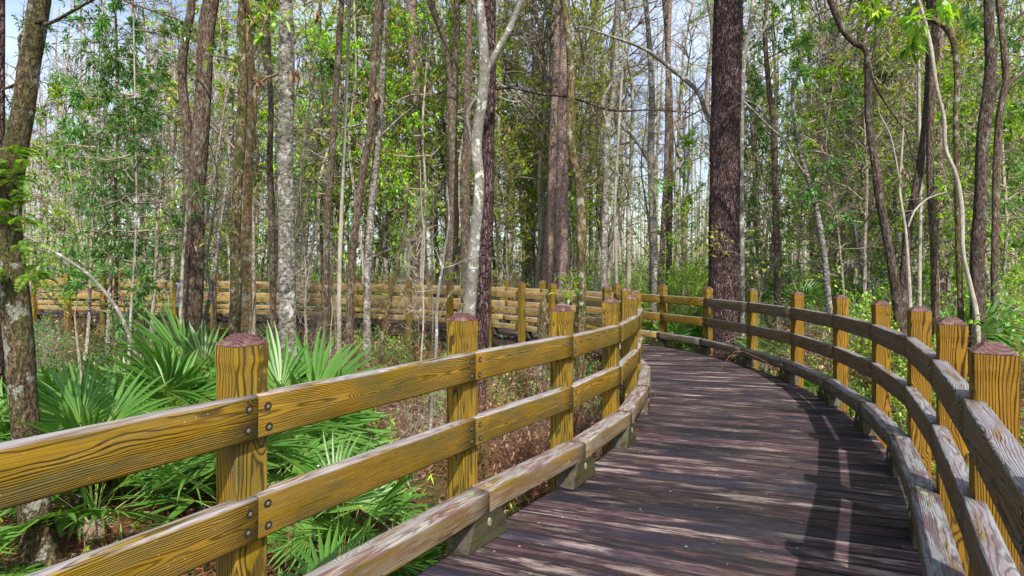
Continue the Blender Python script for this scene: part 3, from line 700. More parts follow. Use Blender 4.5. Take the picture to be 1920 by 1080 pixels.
T('white_bark_tree', 'straight grey-white trunk with dark blotches between the first two near posts', M['white'], 7.6,
  [(540, 670, 38), (539, 560, 35), (537, 420, 32), (535, 300, 32), (537, 180, 32), (537, 90, 30), (536, 0, 27)], sides=24, step=0.05, lump=0.05, fine=0.04, seed=6,
  branches=[[(548, 525, 8), (556, 512, 6), (572, 502, 4)]], crown=('bare3', 2, 0.9))
T('dark_slim_tree', 'slim dark trunk standing close behind the left side of the white-barked trunk', M['oak'], 12.5, [(512, 580, 13), (510, 420, 13), (506, 300, 12), (508, 200, 11), (503, 80, 10), (500, 0, 9)], seed=7, crown=('mid0', 3, 0.9))
T('slim_tree', 'slender grey-brown trunk bending right, nearest on the right of the white-barked trunk', M['oak'], 10.5, [(606, 680, 15), (610, 545, 14), (614, 400, 13), (623, 285, 13), (631, 155, 13), (641, 0, 11)], seed=8, crown=('dark2', 3, 0.8))
T('slim_tree', 'dark slender trunk leaning right, left one of the pair that crosses the far rails', M['oak'], 9.2, [(655, 720, 17), (657, 545, 16), (662, 466, 15), (678, 337, 14), (696, 233, 14), (700, 130, 14), (711, 0, 14)], seed=9, sides=14, fine=0.05, crown=('bare0', 2, 0.8))
T('slim_tree', 'pale grey slender trunk leaning right, right one of the pair that crosses the far rails', M['white'], 9.6, [(690, 700, 16), (688, 560, 15), (693, 440, 15), (701, 337, 14), (711, 233, 13), (716, 155, 12), (722, 15, 11)], seed=10, sides=14, fine=0.04,
  branches=[[(712, 235, 7), (690, 232, 4), (640, 240, 3)], [(715, 255, 6), (745, 225, 4), (775, 200, 3)]], crown=('bare1', 2, 0.8))
T('slim_tree', 'thin light brown stem between the bending trunk and the dark leaning trunk', M['twigpale'], 11.5, [(636, 640, 9), (636, 545, 9), (640, 400, 8), (648, 200, 7), (655, 40, 6)], seed=11, crown=('yel1', 3, 0.7))
T('pine_tree', 'distant straight red-brown pine trunk above the far rails, left of the second near post', M['pinepink'], 23.0, [(786, 545, 26), (783, 415, 24), (787, 300, 23), (779, 160, 21), (772, 0, 20)], seed=12, sides=14, crown=('pine1', 2, 1.6))
T('vine_tree', 'brown vine-covered trunk in the thicket left of the smooth grey forked tree', M['oak'], 19.5, [(846, 540, 24), (848, 440, 24), (850, 300, 18), (838, 104, 13), (806, 0, 12)], seed=13, lump=0.16,
  branches=[[(850, 300, 14), (853, 150, 13), (858, 0, 12), (860, -60, 10)]], crown=('yel0', 2, 1.4))
T('dark_slim_tree', 'dark straight trunk half hidden just left of the smooth grey forked tree', M['oak'], 17.0, [(873, 545, 16), (873, 400, 17), (876, 250, 16), (878, 120, 14), (880, 0, 12)], seed=14, lump=0.12, crown=('yel2', 3, 1.2))
T('forked_grey_tree', 'smooth pale grey tree that forks into two stems above the second near post', M['smoothgrey'], 7.2,
  [(868, 700, 27), (882, 560, 25), (890, 450, 23), (897, 380, 22), (898, 330, 21), (893, 285, 21), (896, 240, 20), (905, 175, 20), (908, 130, 21), (904, 60, 19), (899, 0, 18)], sides=20, step=0.05, lump=0.045, fine=0.02, seed=15,
  branches=[[(910, 138, 15), (921, 118, 14), (935, 92, 13), (953, 60, 12), (966, 30, 11), (980, -8, 10), (995, -60, 8)], [(886, 268, 8), (880, 250, 7), (876, 225, 7), (879, 205, 7), (888, 190, 6), (897, 182, 6)],
            [(900, 20, 7), (885, 5, 6), (875, -20, 5)]], crown=('barep0', 2.5, 0.8))
T('pine_tree', 'dark purple-brown pine trunk directly behind the smooth grey forked tree', M['pine'], 7.9,
  [(897, 790, 26), (903, 640, 27), (908, 520, 28), (912, 400, 27), (914, 250, 27), (917, 100, 27), (917, 0, 26)], sides=20, step=0.05, lump=0.06, fine=0.09, seed=16,
  branches=[[(924, 168, 6), (960, 165, 5), (1010, 176, 5), (1060, 181, 5), (1100, 192, 4), (1135, 204, 4), (1165, 208, 4), (1230, 206, 3), (1300, 212, 2)], [(1010, 178, 3), (985, 215, 3), (958, 236, 2)]], crown=('pine0', 1.5, 1.0))
T('pine_tree', 'pinkish pine trunk, slimmer left one of the leaning pair behind the far rails', M['pinepink'], 22.0, [(1024, 545, 22), (1032, 415, 19), (1035, 310, 18), (1040, 207, 17), (1046, 50, 15), (1048, 0, 14)], seed=17, sides=16, step=0.2, fine=0.05, crown=('pine0', 2, 1.8))
T('pine_tree', 'straight pinkish-red pine trunk, thicker right one of the pair behind the far rails', M['pinepink'], 19.5, [(1055, 545, 27), (1054, 420, 25), (1054, 300, 23), (1056, 200, 21), (1060, 50, 19), (1061, 0, 18)], seed=18, sides=18, step=0.15, fine=0.05, crown=('pine1', 2, 1.8))
T('crooked_tree', 'crooked mossy dark trunk that kinks left, in front of the pinkish pine pair', M['mossy'], 7.7,
  [(1082, 800, 16), (1086, 700, 17), (1091, 600, 17), (1091, 520, 16), (1089, 430, 16), (1086, 345, 17), (1076, 300, 16), (1069, 240, 15), (1070, 190, 14), (1071, 130, 15), (1064, 60, 13), (1057, 0, 13)], sides=16, step=0.05, lump=0.12, fine=0.07, seed=19, crown=('bare2', 2, 0.8))
T('white_bark_tree', 'slim white birch-like trunk right of the crooked mossy trunk, beyond the railing', M['white'], 14.5,
  [(1132, 540, 14), (1133, 466, 13), (1136, 363, 13), (1137, 249, 12), (1148, 200, 11), (1155, 104, 11), (1159, 0, 10)], seed=20, sides=14,
  branches=[[(1137, 235, 8), (1131, 190, 7), (1146, 158, 6), (1165, 130, 5), (1176, 100, 5), (1180, 70, 4)]], crown=('bare3', 3, 1.1))
T('slim_tree', 'very thin pale stem just right of the white birch-like trunk', M['twigpale'], 15.0, [(1156, 545, 6), (1155, 480, 6), (1153, 389, 6), (1160, 250, 5), (1168, 100, 4)], seed=21, crown=('yel1', 2, 0.9))
T('pale_tree', 'pale buff trunk left of a pink-brown twin, in front of the far thicket', M['white'], 17.0, [(1228, 545, 15), (1225, 440, 14), (1220, 311, 13), (1222, 181, 12), (1216, 60, 10), (1210, 0, 10)], seed=22, sides=14,
  branches=[[(1222, 315, 7), (1200, 275, 6), (1170, 240, 5), (1140, 215, 4)]], crown=('bare1', 3, 1.3))
T('slim_tree', 'slim pink-brown trunk just right of the pale buff one', M['pinepink'], 18.0, [(1240, 545, 11), (1243, 440, 11), (1250, 300, 10), (1252, 150, 9), (1256, 0, 8)], seed=23, crown=('bare0', 3, 1.3))
T('slim_tree', 'slim dark trunk pressed against the right side of the pink-brown one', M['oak'], 19.0, [(1254, 545, 12), (1255, 420, 12), (1258, 250, 11), (1252, 100, 10), (1246, 0, 9)], seed=24, crown=('mid2', 3, 1.3))
T('pine_tree', 'massive dark purple pine trunk with pale flecks standing behind the outer railing', M['pine'], 11.9,
  [(1356, 670, 68), (1357, 560, 63), (1358, 420, 60), (1359, 300, 58), (1362, 150, 58), (1364, 60, 57), (1365, 0, 56)], sides=44, step=0.05, lump=0.03, fine=0.075, seed=25, crown=('pine1', 1.5, 1.5), top=5)
T('arching_tree', 'grey stem behind the massive pine whose bough arches over to the left', M['smoothgrey'], 13.0,
  [(1391, 590, 12), (1390, 450, 12), (1389, 300, 12), (1391, 180, 12), (1396, 100, 11), (1406, 50, 10), (1413, 0, 9)], seed=26, sides=12,
  branches=[[(1389, 330, 12), (1345, 250, 11), (1325, 215, 10), (1310, 175, 10), (1282, 148, 9), (1245, 118, 8), (1215, 96, 7), (1180, 80, 6), (1150, 70, 5), (1105, 54, 4), (1085, 50, 3)], [(1396, 100, 6), (1430, 60, 5), (1445, 20, 4)],
            [(1390, 185, 6), (1420, 200, 5), (1450, 240, 4), (1475, 262, 4)]], crown=('mid0', 3, 1.0))
T('slim_tree', 'red-brown slim trunk midway between the massive pine and the pale leaning trunk', M['oak'], 13.5, [(1458, 590, 14), (1457, 480, 14), (1454, 350, 13), (1450, 230, 12), (1440, 150, 10), (1434, 50, 9), (1438, 0, 8)], seed=27, crown=('dark0', 4.5, 0.9))
T('pale_tree', 'pale lichened trunk leaning left above the outer railing, with arching upper boughs', M['white'], 10.2,
  [(1556, 600, 13), (1549, 510, 13), (1540, 440, 12), (1529, 385, 11), (1514, 330, 11), (1500, 285, 10), (1492, 240, 9), (1486, 190, 8), (1490, 150, 7), (1512, 130, 6)], top=0.6, seed=28, sides=12,
  branches=[[(1512, 330, 6), (1490, 300, 5), (1470, 262, 5), (1445, 240, 4), (1420, 215, 4), (1395, 190, 3)], [(1488, 150, 6), (1515, 125, 6), (1545, 108, 5), (1563, 112, 5)]], crown=('dark1', 3.0, 0.7))
T('crooked_tree', 'dark S-shaped trunk bending left to the top edge, right of the pale leaning trunk', M['darkoak'], 9.0,
  [(1688, 640, 22), (1681, 560, 20), (1668, 475, 19), (1650, 380, 17), (1639, 300, 16), (1630, 233, 15), (1628, 167, 15), (1624, 98, 15), (1602, 80, 14), (1582, 58, 13), (1566, 25, 12), (1553, -8, 11)], sides=16, step=0.05, lump=0.10, fine=0.06, seed=29,
  branches=[[(1629, 130, 5), (1655, 185, 5), (1675, 215, 4), (1700, 250, 4), (1712, 300, 3)]], crown=('bare3', 1.5, 0.7))
T('slim_tree', 'brown trunk leaning right whose foot meets the dark S-shaped trunk', M['darkoak'], 9.6, [(1690, 620, 20), (1695, 520, 19), (1705, 417, 18), (1722, 333, 17), (1734, 240, 15), (1740, 150, 13), (1742, 0, 11)], seed=30, sides=14, fine=0.05, crown=('mid1', 3, 0.8))
T('slim_tree', 'straight grey trunk in the clump of stems left of the snaking tan stem', M['oak'], 9.4, [(1756, 620, 18), (1753, 560, 17), (1750, 444, 16), (1744, 333, 15), (1747, 167, 15), (1752, 60, 14), (1750, 0, 13)], seed=31, sides=14, fine=0.05, crown=('dark3', 3, 0.8))
T('pine_tree', 'thin reddish pine trunk behind the clump of grey stems on the right', M['pinepink'], 14.0, [(1766, 590, 16), (1764, 450, 15), (1761, 300, 14), (1763, 150, 12), (1765, 0, 11)], seed=32, sides=14, crown=('pine0', 2, 1.0))
T('snaking_tree', 'slender tan stem snaking down to the right, left of the thick dark trunk', M['twigpale'], 8.2,
  [(1835, 650, 11), (1831, 590, 11), (1818, 530, 10), (1806, 472, 10), (1803, 389, 9), (1792, 328, 9), (1773, 280, 9), (1770, 222, 8), (1757, 167, 8), (1744, 83, 8), (1728, 20, 8), (1715, -20, 7)], sides=12, step=0.05, lump=0.10, fine=0.04, seed=33, crown=('barep1', 1.5, 0.6))
T('crooked_tree', 'grey mottled trunk whose top bends left in a mossy elbow near the upper right', M['mossy'], 8.8,
  [(1803, 640, 15), (1800, 540, 14), (1797, 440, 14), (1794, 330, 13), (1793, 222, 13), (1795, 150, 13), (1789, 83, 14), (1770, 48, 14), (1750, 38, 13), (1733, 22, 12), (1718, -10, 10)], sides=14, step=0.05, lump=0.12, fine=0.05, seed=34, crown=('dark2', 2, 0.7))
T('oak_tree', 'thick dark ridged trunk near the right edge, leaning slightly right', M['darkoak'], 8.6,
  [(1832, 660, 32), (1832, 560, 30), (1834, 472, 29), (1838, 361, 28), (1845, 250, 27), (1853, 167, 25), (1857, 111, 23), (1855, 50, 21), (1853, 0, 20)], sides=20, step=0.05, lump=0.08, fine=0.07, seed=35, crown=('bare2', 2, 0.9))
T('oak_tree', 'greyer trunk with a side bough, close behind the right side of the thick dark trunk', M['oak'], 10.0,
  [(1866, 620, 19), (1866, 480, 17), (1868, 340, 16), (1874, 222, 16), (1886, 155, 16), (1884, 111, 15), (1877, 44, 14), (1872, 0, 13)], sides=16, step=0.06, lump=0.10, fine=0.06, seed=36,
  branches=[[(1882, 170, 12), (1900, 150, 10), (1925, 130, 9), (1960, 110, 7)], [(1878, 52, 9), (1900, 38, 7), (1925, 20, 6), (1950, 10, 5)]], crown=('dark0', 2, 0.9))
T('sapling', 'small pale sapling with a twiggy fork in front of the S-shaped trunk', M['twigpale'], 7.4, [(1709, 640, 8), (1706, 560, 8), (1703, 500, 7), (1697, 422, 6), (1687, 361, 6), (1690, 300, 5), (1694, 240, 3)], top=0, seed=37, sides=8,
  branches=[[(1703, 425, 4), (1715, 395, 4), (1740, 372, 3), (1775, 360, 2)], [(1688, 355, 4), (1680, 300, 3), (1668, 250, 3), (1650, 215, 2)]])
T('slim_tree', 'thin pale straight stem rising left of the straight grey trunk in the clump', M['twigpale'], 11.0, [(1725, 620, 8), (1724, 500, 8), (1726, 350, 8), (1723, 200, 7), (1722, 55, 6), (1723, 0, 6)], seed=38, crown=('yel2', 3, 0.8))
T('sapling', 'thin whitish sapling stem standing left of the second near post, forking above the rails', M['smoothgrey'], 7.0, [(806, 812, 7), (812, 720, 7), (818, 650, 7), (819, 590, 6), (823, 540, 6), (829, 505, 5), (834, 470, 4), (842, 410, 3), (838, 350, 2)], top=0, seed=39, sides=8, step=0.05,
  branches=[[(830, 503, 3), (850, 498, 3), (870, 488, 2), (900, 480, 1.5)], [(822, 600, 2), (838, 560, 2), (850, 545, 1.5)], [(829, 505, 3), (818, 470, 2), (800, 455, 1.5)]])
T('broken_stump', 'short broken dead trunk with a pointed top beside the third near post', M['mossy'], 7.0, [(1018, 790, 22), (1017, 700, 20), (1016, 620, 19), (1018, 580, 18), (1020, 562, 9), (1020, 555, 3)], top=0, cat='stump', seed=40, sides=14, step=0.04, lump=0.1, fine=0.08)
T('broken_stump', 'short broken grey trunk stub with peeling bark in the thicket above the outer railing', M['white'], 13.0, [(1632, 560, 10), (1622, 520, 12), (1612, 470, 13), (1605, 430, 13), (1600, 416, 6)], top=0, cat='stump', seed=41, sides=12, step=0.05, lump=0.12)
T('leaning_sapling', 'pale lichened dead pole leaning over the palmettos beside the lichen trunk', M['smoothgrey'], 6.8, [(252, 655, 9), (226, 590, 8.5), (197, 548, 8), (165, 514, 7.5), (122, 484, 6), (85, 462, 5), (45, 440, 4)], top=0, cat='dead tree', seed=42, sides=9, step=0.06)
T('sapling', 'thin pale upright stem touching the leaning dead pole', M['twigpale'], 7.2, [(243, 650, 7), (246, 580, 6), (251, 500, 5), (256, 400, 5), (255, 280, 4), (252, 120, 3), (250, 0, 3)], top=1, seed=43, sides=8, crown=('dark1', 4.4, 0.62))
T('sapling', 'thin slanting pale stem just right of the ridged oak-like trunk', M['white'], 10.0, [(378, 640, 9), (386, 590, 9), (396, 545, 9), (404, 500, 8), (412, 430, 7), (428, 330, 5)], top=0.5, seed=44, sides=8)
T('sapling', 'slim vine-wrapped sapling close left of the ridged oak-like trunk carrying a ribbon', M['twigpale'], 9.2, [(338, 640, 8), (340, 560, 8), (344, 480, 7), (350, 400, 5)], top=0.4, seed=45, sides=8)
T('sapling', 'dark thin dead stick poking out of the palmettos at the left', M['twig'], 5.2, [(156, 800, 8), (152, 700, 7), (145, 640, 6), (140, 590, 4), (146, 560, 2)], top=0, seed=46, sides=8)
T('slim_tree', 'short grey mossy trunk crossing the far rails right of the leaning dead pole', M['mossy'], 12.0, [(216, 640, 10), (217, 560, 9), (219, 490, 8), (216, 380, 7), (222, 200, 6), (218, 60, 5)], seed=47, crown=('dark0', 5.8, 0.85))
T('sapling', 'slanting dark stem in front of the yellow far rails, right of the pale leaning trunk', M['mossy'], 9.8, [(715, 660, 9), (720, 620, 8), (728, 580, 8), (737, 535, 7), (748, 480, 6), (760, 400, 5)], top=0.8, seed=48, sides=8)

# ------------------------------------------------------------------ understorey trees and the thicket: one of each kind, then copies
protos = {}
def proto(kind, name, label, cat, mat, h, r, crown_key, z0, sc_, seed, sides=7):
    rng = np.random.RandomState(seed); n_ = 7; pts = []; x = y = 0.0
    for i_ in range(n_):
        u = i_ / (n_ - 1); pts.append([x, y, h * u - 0.15, r * (1 - 0.75 * u) + 0.004]); x += rng.normal() * 0.075 * h / 6; y += rng.normal() * 0.075 * h / 6
    root = thing(name, label, cat, (0, 0, -500))
    b_ = Bag(); b_.add(*tube(pts, sides, 0.35, 0.08, seed, 0.3)); link('trunk', b_.mesh('trunk', mat, True), root)
    if crown_key:
        tw, lf = MESH[crown_key]; link('limbs', tw, root, (0, 0, z0), None, sc_)
        if lf: link('crown', lf, root, (0, 0, z0), None, sc_)
    protos.setdefault(kind, []).append([root, False]); return root
for q in range(4): proto('dark', 'evergreen_tree', 'slim dark-leaved evergreen tree', 'tree', M['fartrunk'], 8.4, 0.045, 'dark%d' % q, 1.6, 1.0, 500 + q)
for q in range(3): proto('mid', 'leafy_tree', 'slim tree with mid-green leaves', 'tree', M['fartrunk'], 8.4, 0.05, 'mid%d' % q, 1.5, 1.0, 520 + q)
for q in range(3): proto('yel', 'yellow_green_tree', 'slim tree with yellow-green leaves', 'tree', M['white'], 10.0, 0.055, 'yel%d' % q, 2.0, 1.0, 540 + q)
for q in range(4): proto('bare', 'bare_tree', 'leafless grey-brown tree', 'tree', M['fartrunk'], 12.5, 0.075, 'bare%d' % q, 4.5, 1.0, 560 + q)
for q in range(2): proto('bare', 'bare_tree', 'leafless grey-brown tree', 'tree', M['twigpale'], 11.0, 0.07, 'barep%d' % q, 3.5, 1.0, 570 + q)
for q in range(2): proto('pine', 'tall_pine', 'tall straight reddish pine', 'tree', M['pinepink'], 20.0, 0.17, 'pine%d' % q, 14.0, 1.3, 580 + q, 10)

GROUPS = dict(dark='dark evergreen understorey trees', mid='mid-green understorey trees', yel='yellow-green understorey trees', bare='leafless thicket trees', pine='distant pines')
def place(kind, x, y, sc_=1.0, rng=random, label=None):
    lst = protos[kind]; it = rng.choice(lst); loc = (x, y, float(gz(x, y))); rz = rng.random() * 6.28
    s3 = (sc_ * rng.uniform(0.85, 1.15),) * 2 + (sc_ * rng.uniform(0.85, 1.2),)
    grp = GROUPS[kind]
    if not it[1]:
        r_ = it[0]; it[1] = True; r_.location = loc; r_.rotation_euler = (0, 0, rz); r_.scale = s3; r_['group'] = grp
    else: r_ = dup(it[0], loc, rz, s3, None, grp)
    r_.rotation_euler = (rng.gauss(0, 0.055), rng.gauss(0, 0.055), rz)
    if label: r_['label'] = label; del r_['group']
    else:
        base_l = it[0].get('stem_label') or it[0]['label']
        if 'stem_label' not in it[0]: it[0]['stem_label'] = base_l
        if 'stem_label' in r_: del r_['stem_label']
        it[0]['stem_label'] = base_l
        px_ = 960 + x / y * F
        ZN = [(230, 'by the lichen trunk'), (440, 'beside the ridged grey-brown trunk'), (640, 'beside the white-barked trunk'), (840, 'left of the forked grey tree'), (1000, 'right of the forked grey tree'), (1180, 'by the crooked mossy trunk'), (1330, 'left of the massive pine'), (1500, 'right of the massive pine'), (1660, 'by the pale leaning trunk'), (1800, 'by the right-hand stem clump'), (9999, 'near the right edge')]
        zn = next(z for lim, z in ZN if px_ < lim)
        dn = 'close' if y < 12 else 'midway' if y < 20 else 'behind the far rails' if (y < 30 and px_ < 1180) else 'in the middle distance' if y < 30 else 'far back'
        r_['label'] = base_l + ', ' + dn + ' ' + zn
    return r_
R = random.Random(77)
def scatter(kind, n_, px0, px1, d0, d1, s0, s1, keep=2.0, pw_=1.0):
    k_ = 0; tries = 0
    while k_ < n_ and tries < n_ * 30:
        tries += 1; d = d0 + (d1 - d0) * R.random() ** pw_; x = (R.uniform(px0, px1) - 960) / F * d
        if walk_dist(x, d) < keep: continue
        place(kind, x, d, R.uniform(s0, s1), R); k_ += 1
# leafy sprays seen clearly in the photo
for (px, d, sc_, kd) in [(150, 10.5, 0.75, 'dark'), (200, 12.0, 0.95, 'dark'), (285, 11.5, 0.85, 'dark'), (255, 13.5, 0.9, 'dark'), (60, 13.2, 0.8, 'mid'), (330, 20.8, 1.3, 'mid'), (180, 21.0, 1.2, 'mid'), (430, 21.2, 1.4, 'dark'), (560, 21.0, 1.3, 'dark'), (90, 22.0, 1.3, 'dark'), (1290, 17.0, 0.7, 'mid'), (1210, 19.5, 0.8, 'yel'), (1720, 14.5, 1.1, 'dark'), (1830, 14.0, 1.1, 'dark'), (1950, 13.5, 1.1, 'mid'), (590, 20.5, 1.5, 'mid'), (790, 20.3, 1.5, 'mid'), (860, 20.8, 1.4, 'mid'), (680, 21.5, 1.6, 'mid'), (730, 24, 1.7, 'yel'),
                         (740, 22.0, 1.5, 'yel'), (470, 21.0, 1.5, 'mid'), (520, 20.6, 1.5, 'yel'), (1475, 14.0, 0.9, 'dark'), (1420, 14.5, 0.8, 'dark'), (1530, 15.5, 0.9, 'mid'), (1600, 15, 1.0, 'mid'), (1680, 13.5, 0.9, 'yel'), (1780, 12.5, 0.9, 'mid'),
                         (1890, 12.0, 1.0, 'dark'), (1880, 10.8, 0.8, 'mid'), (1640, 19, 1.1, 'dark'), (960, 20.8, 0.8, 'yel'), (1010, 22.5, 0.9, 'yel'), (1400, 17.5, 0.9, 'dark')]:
    place(kd, (px - 960) / F * d, d, sc_, R)
scatter('dark', 12, 1380, 1990, 17, 38, 0.9, 1.7); scatter('mid', 20, 1350, 1990, 16, 44, 0.9, 2.0); scatter('yel', 14, 1350, 1990, 16, 40, 0.9, 2.0)
scatter('mid', 14, 430, 1180, 21, 44, 1.1, 2.2); scatter('mid', 8, -60, 1350, 21, 34, 0.6, 0.9); scatter('dark', 5, -60, 1000, 22, 40, 0.6, 1.0)
scatter('yel', 36, 440, 1190, 21, 50, 1.2, 2.4); scatter('yel', 8, -60, 1500, 21, 40, 0.7, 1.1)
scatter('bare', 7, 560, 840, 9.5, 13.8, 0.22, 0.38, 1.8); scatter('bare', 6, 0, 560, 10.5, 14, 0.3, 0.55, 1.8); scatter('bare', 9, 1560, 1960, 11.5, 18, 0.4, 0.8, 2.0)
scatter('bare', 30, -80, 440, 20.5, 46, 0.8, 1.5, 2.0, 0.8); scatter('bare', 74, 440, 2000, 20.5, 46, 0.9, 1.9, 2.0, 0.8)
scatter('pine', 14, -60, 1980, 26, 52, 0.8, 1.1)

# ------------------------------------------------------------------ saw palmettos
def fan_mesh(name, seed, length=0.62, nb=25, pet=0.7, el=1.0, splay=1.9, roll=0.0, mat=None):
    """One frond: a stalk rising from the origin and a fan of folded pointed blades at its end."""
    rng = np.random.RandomState(seed); V = []; Fc = []; UV = []; mi = []
    e = np.array([math.cos(el), 0, math.sin(el)])
    # stalk, bending outward
    n_ = 6; P = [np.zeros(3)]; d = np.array([math.cos(min(1.5, el + 0.35)), 0, math.sin(min(1.5, el + 0.35))])
    for i_ in range(n_): d = d * 0.8 + e * 0.2; d /= np.linalg.norm(d); P.append(P[-1] + d * pet / n_)
    segs = [(*P[i_], *P[i_ + 1], 0.0065 - 0.0005 * i_, 0.006 - 0.0005 * i_) for i_ in range(n_)]
    pv, pf = prisms(segs, 4)
    C = P[-1]; A = d; Wv = np.array([0, 1.0, 0]); Nn = np.cross(A, Wv); Nn /= np.linalg.norm(Nn)
    cr_, sr_ = math.cos(roll), math.sin(roll); Wv, Nn = Wv * cr_ + Nn * sr_, Nn * cr_ - Wv * sr_
    n0 = len(pv); V = [tuple(v_) for v_ in pv]; Fc = [tuple(f) for f in pf]; mi = [1] * len(Fc); UV = [(0.5, 0.0)] * (4 * len(Fc))
    da = 2 * splay / (nb - 1); rs = [0.02, 0.18, 0.36, 0.58, 0.80, 1.0]
    for b_i in range(nb):
        a0 = -splay + b_i * da + rng.normal() * 0.02; Lb = length * (1.0 - 0.20 * abs(a0 / splay) ** 2) * rng.uniform(0.88, 1.08)
        droop = rng.uniform(0.02, 0.20); tw = rng.normal() * 0.06; cone = 0.16 + rng.normal() * 0.05; bi = len(V)
        brk = rng.rand() < 0.12
        for k_, q in enumerate(rs):
            r_ = q * Lb; aa = a0 + tw * q * q; h = min(r_ * math.tan(da / 2) * 1.05, 0.44 * Lb * math.tan(da / 2) * 1.08)
            if q > 0.36: h *= 1 - ((q - 0.36) / 0.64) ** 2.0
            dv = math.cos(aa) * A + math.sin(aa) * Wv; sv = -math.sin(aa) * A + math.cos(aa) * Wv
            c_ = C + dv * r_ * math.cos(cone) + Nn * r_ * math.sin(cone) * -1.0; c_ = c_ - np.array([0, 0, 1.0]) * droop * (q ** 2.4) * Lb * (2.6 if (brk and q > 0.5) else 1)
            fold = h * 0.55
            V += [tuple(c_ - sv * h + Nn * fold), tuple(c_), tuple(c_ + sv * h + Nn * fold)]
        for k_ in range(5):
            for w in range(2):
                i0 = bi + 3 * k_ + w; Fc.append((i0, i0 + 1, i0 + 4, i0 + 3)); mi.append(0)
                UV += [(rs[k_], 0), (rs[k_], 1), (rs[k_ + 1], 1), (rs[k_ + 1], 0)]
    me = new_mesh(name, V, Fc, [mat or M['palm'], M['stalk']], False, mi, UV); return me
t = NT('palm_stalk'); M['stalk'] = t.finish(t.mix(t.n('ObjectInfo').outputs['Random'], (0.11, 0.20, 0.035), (0.22, 0.27, 0.07)), 0.5)
FAN = {}
for q in range(10):
    FAN['up%d' % q] = fan_mesh('frond', 600 + q, 0.66 + 0.04 * (q % 3), 26 + q % 4, 0.62 + 0.06 * (q % 4), 1.15 - 0.05 * (q % 3), 1.7 + 0.1 * (q % 3), (-0.25, 0.2, 0.0, 0.4, -0.4)[q % 5])
    FAN['mid%d' % q] = fan_mesh('frond', 620 + q, 0.64 + 0.05 * (q % 3), 26 + q % 4, 0.55 + 0.07 * (q % 4), 0.72, 1.7 + 0.12 * (q % 3), (0.3, -0.3, 0.0, 0.5, -0.5)[q % 5])
    FAN['low%d' % q] = fan_mesh('frond', 640 + q, 0.60 + 0.05 * (q % 3), 25 + q % 4, 0.45 + 0.07 * (q % 4), 0.28, 1.6 + 0.12 * (q % 3), (0.3, -0.3, 0.1, 0.6, -0.6)[q % 5])
for q in range(3): FAN['dead%d' % q] = fan_mesh('dead_frond', 660 + q, 0.45, 18, 0.35, 0.05, 0.9, 0.5, M['palmdead'])
PR = random.Random(9)
def palmetto(x, y, sc_, label, n=(4, 5, 4), dead=2, lift=0.0):
    root = thing('palmetto', label, 'palmetto', (x, y, float(gz(x, y)) + lift), 'palmettos', PR.random() * 6.28, sc_)
    rng = np.random.RandomState(PR.randint(0, 9999)); segs = []
    for i_ in range(60):
        a_ = rng.rand() * 6.28; r_ = rng.uniform(0.01, 0.07); segs.append((r_ * math.cos(a_), r_ * math.sin(a_), rng.uniform(0, 0.1), r_ * 2.2 * math.cos(a_ + 0.3), r_ * 2.2 * math.sin(a_ + 0.3), rng.uniform(0.12, 0.34) - 0.2, 0.006, 0.003))
    b_ = Bag(); b_.add(*tube([[0, 0, -0.1, 0.07], [0.01, 0, 0.05, 0.08], [0.0, 0.01, 0.16, 0.05]], 9, 0.05, 0.2, 3)); b_.add(*prisms(segs, 3)); link('crown_base', b_.mesh('crown_base', M['twig']), root)
    for kd, n_ in zip(('up', 'mid', 'low'), n):
        a0 = PR.random() * 6.28
        for i_ in range(n_):
            k_ = PR.uniform(0.8, 1.15)
            az_ = a0 + 6.28 * i_ / n_ + PR.gauss(0, 0.35)
            if kd == 'up' and i_ < 3: az_ = math.atan2(-y, -x) - root.rotation_euler.z + (math.pi if i_ % 2 else 0) + PR.gauss(0, 0.3)
            if kd == 'mid' and i_ < 2: az_ = math.atan2(-y, -x) - root.rotation_euler.z + math.pi + PR.gauss(0, 0.5)
            link('frond', FAN['%s%d' % (kd, PR.randrange(10))], root, (0, 0, 0.08), (PR.gauss(0, 0.12), PR.gauss(0, 0.12), az_), k_)
    for i_ in range(dead): link('dead_frond', FAN['dead%d' % (i_ % 3)], root, (0, 0, 0.06), (0, 0.3, PR.random() * 6.28), 0.9)
    return root
def px_palm(px, d, sc_, label, **kw): return palmetto((px - 960) / F * d, d, sc_, label, **kw)
px_palm(178, 4.5, 0.92, 'big palmetto whose broad fan stands upright just right of the lichen trunk', n=(5, 5, 5))
px_palm(-30, 4.9, 1.0, 'palmetto half cut off by the left edge of the photo')
px_palm(-120, 3.3, 0.7, 'low palmetto under the near rail, mostly past the left edge', n=(0, 3, 4))
px_palm(330, 5.6, 1.05, 'palmetto in the middle of the left clump with brown dead fronds below', n=(5, 5, 3), dead=3)
px_palm(250, 6.4, 1.0, 'palmetto at the back of the left clump below the leaning dead pole', n=(5, 4, 3))
px_palm(385, 6.8, 1.1, 'tall palmetto in front of the ridged trunk, with stiff upright fans', n=(6, 4, 3))
px_palm(120, 6.0, 0.95, 'palmetto behind the big one beside the lichen trunk', n=(4, 4, 3))
px_palm(560, 5.4, 1.05, 'palmetto just right of the nearest left post, below the white-barked trunk', n=(5, 5, 4))
px_palm(455, 4.6, 0.9, 'palmetto directly behind the nearest left post', n=(3, 5, 4))
px_palm(640, 4.1, 0.75, 'bright palmetto seen between the top and middle rails left of the second post', n=(2, 5, 4), lift=0.05)
px_palm(560, 2.9, 0.62, 'small palmetto beneath the middle rail right of the nearest post', n=(1, 4, 5))
px_palm(720, 3.7, 0.55, 'small palmetto low down beside the kerb rail left of the second post', n=(1, 3, 5))
px_palm(835, 4.3, 0.5, 'little palmetto at the foot of the second near post', n=(0, 3, 5))
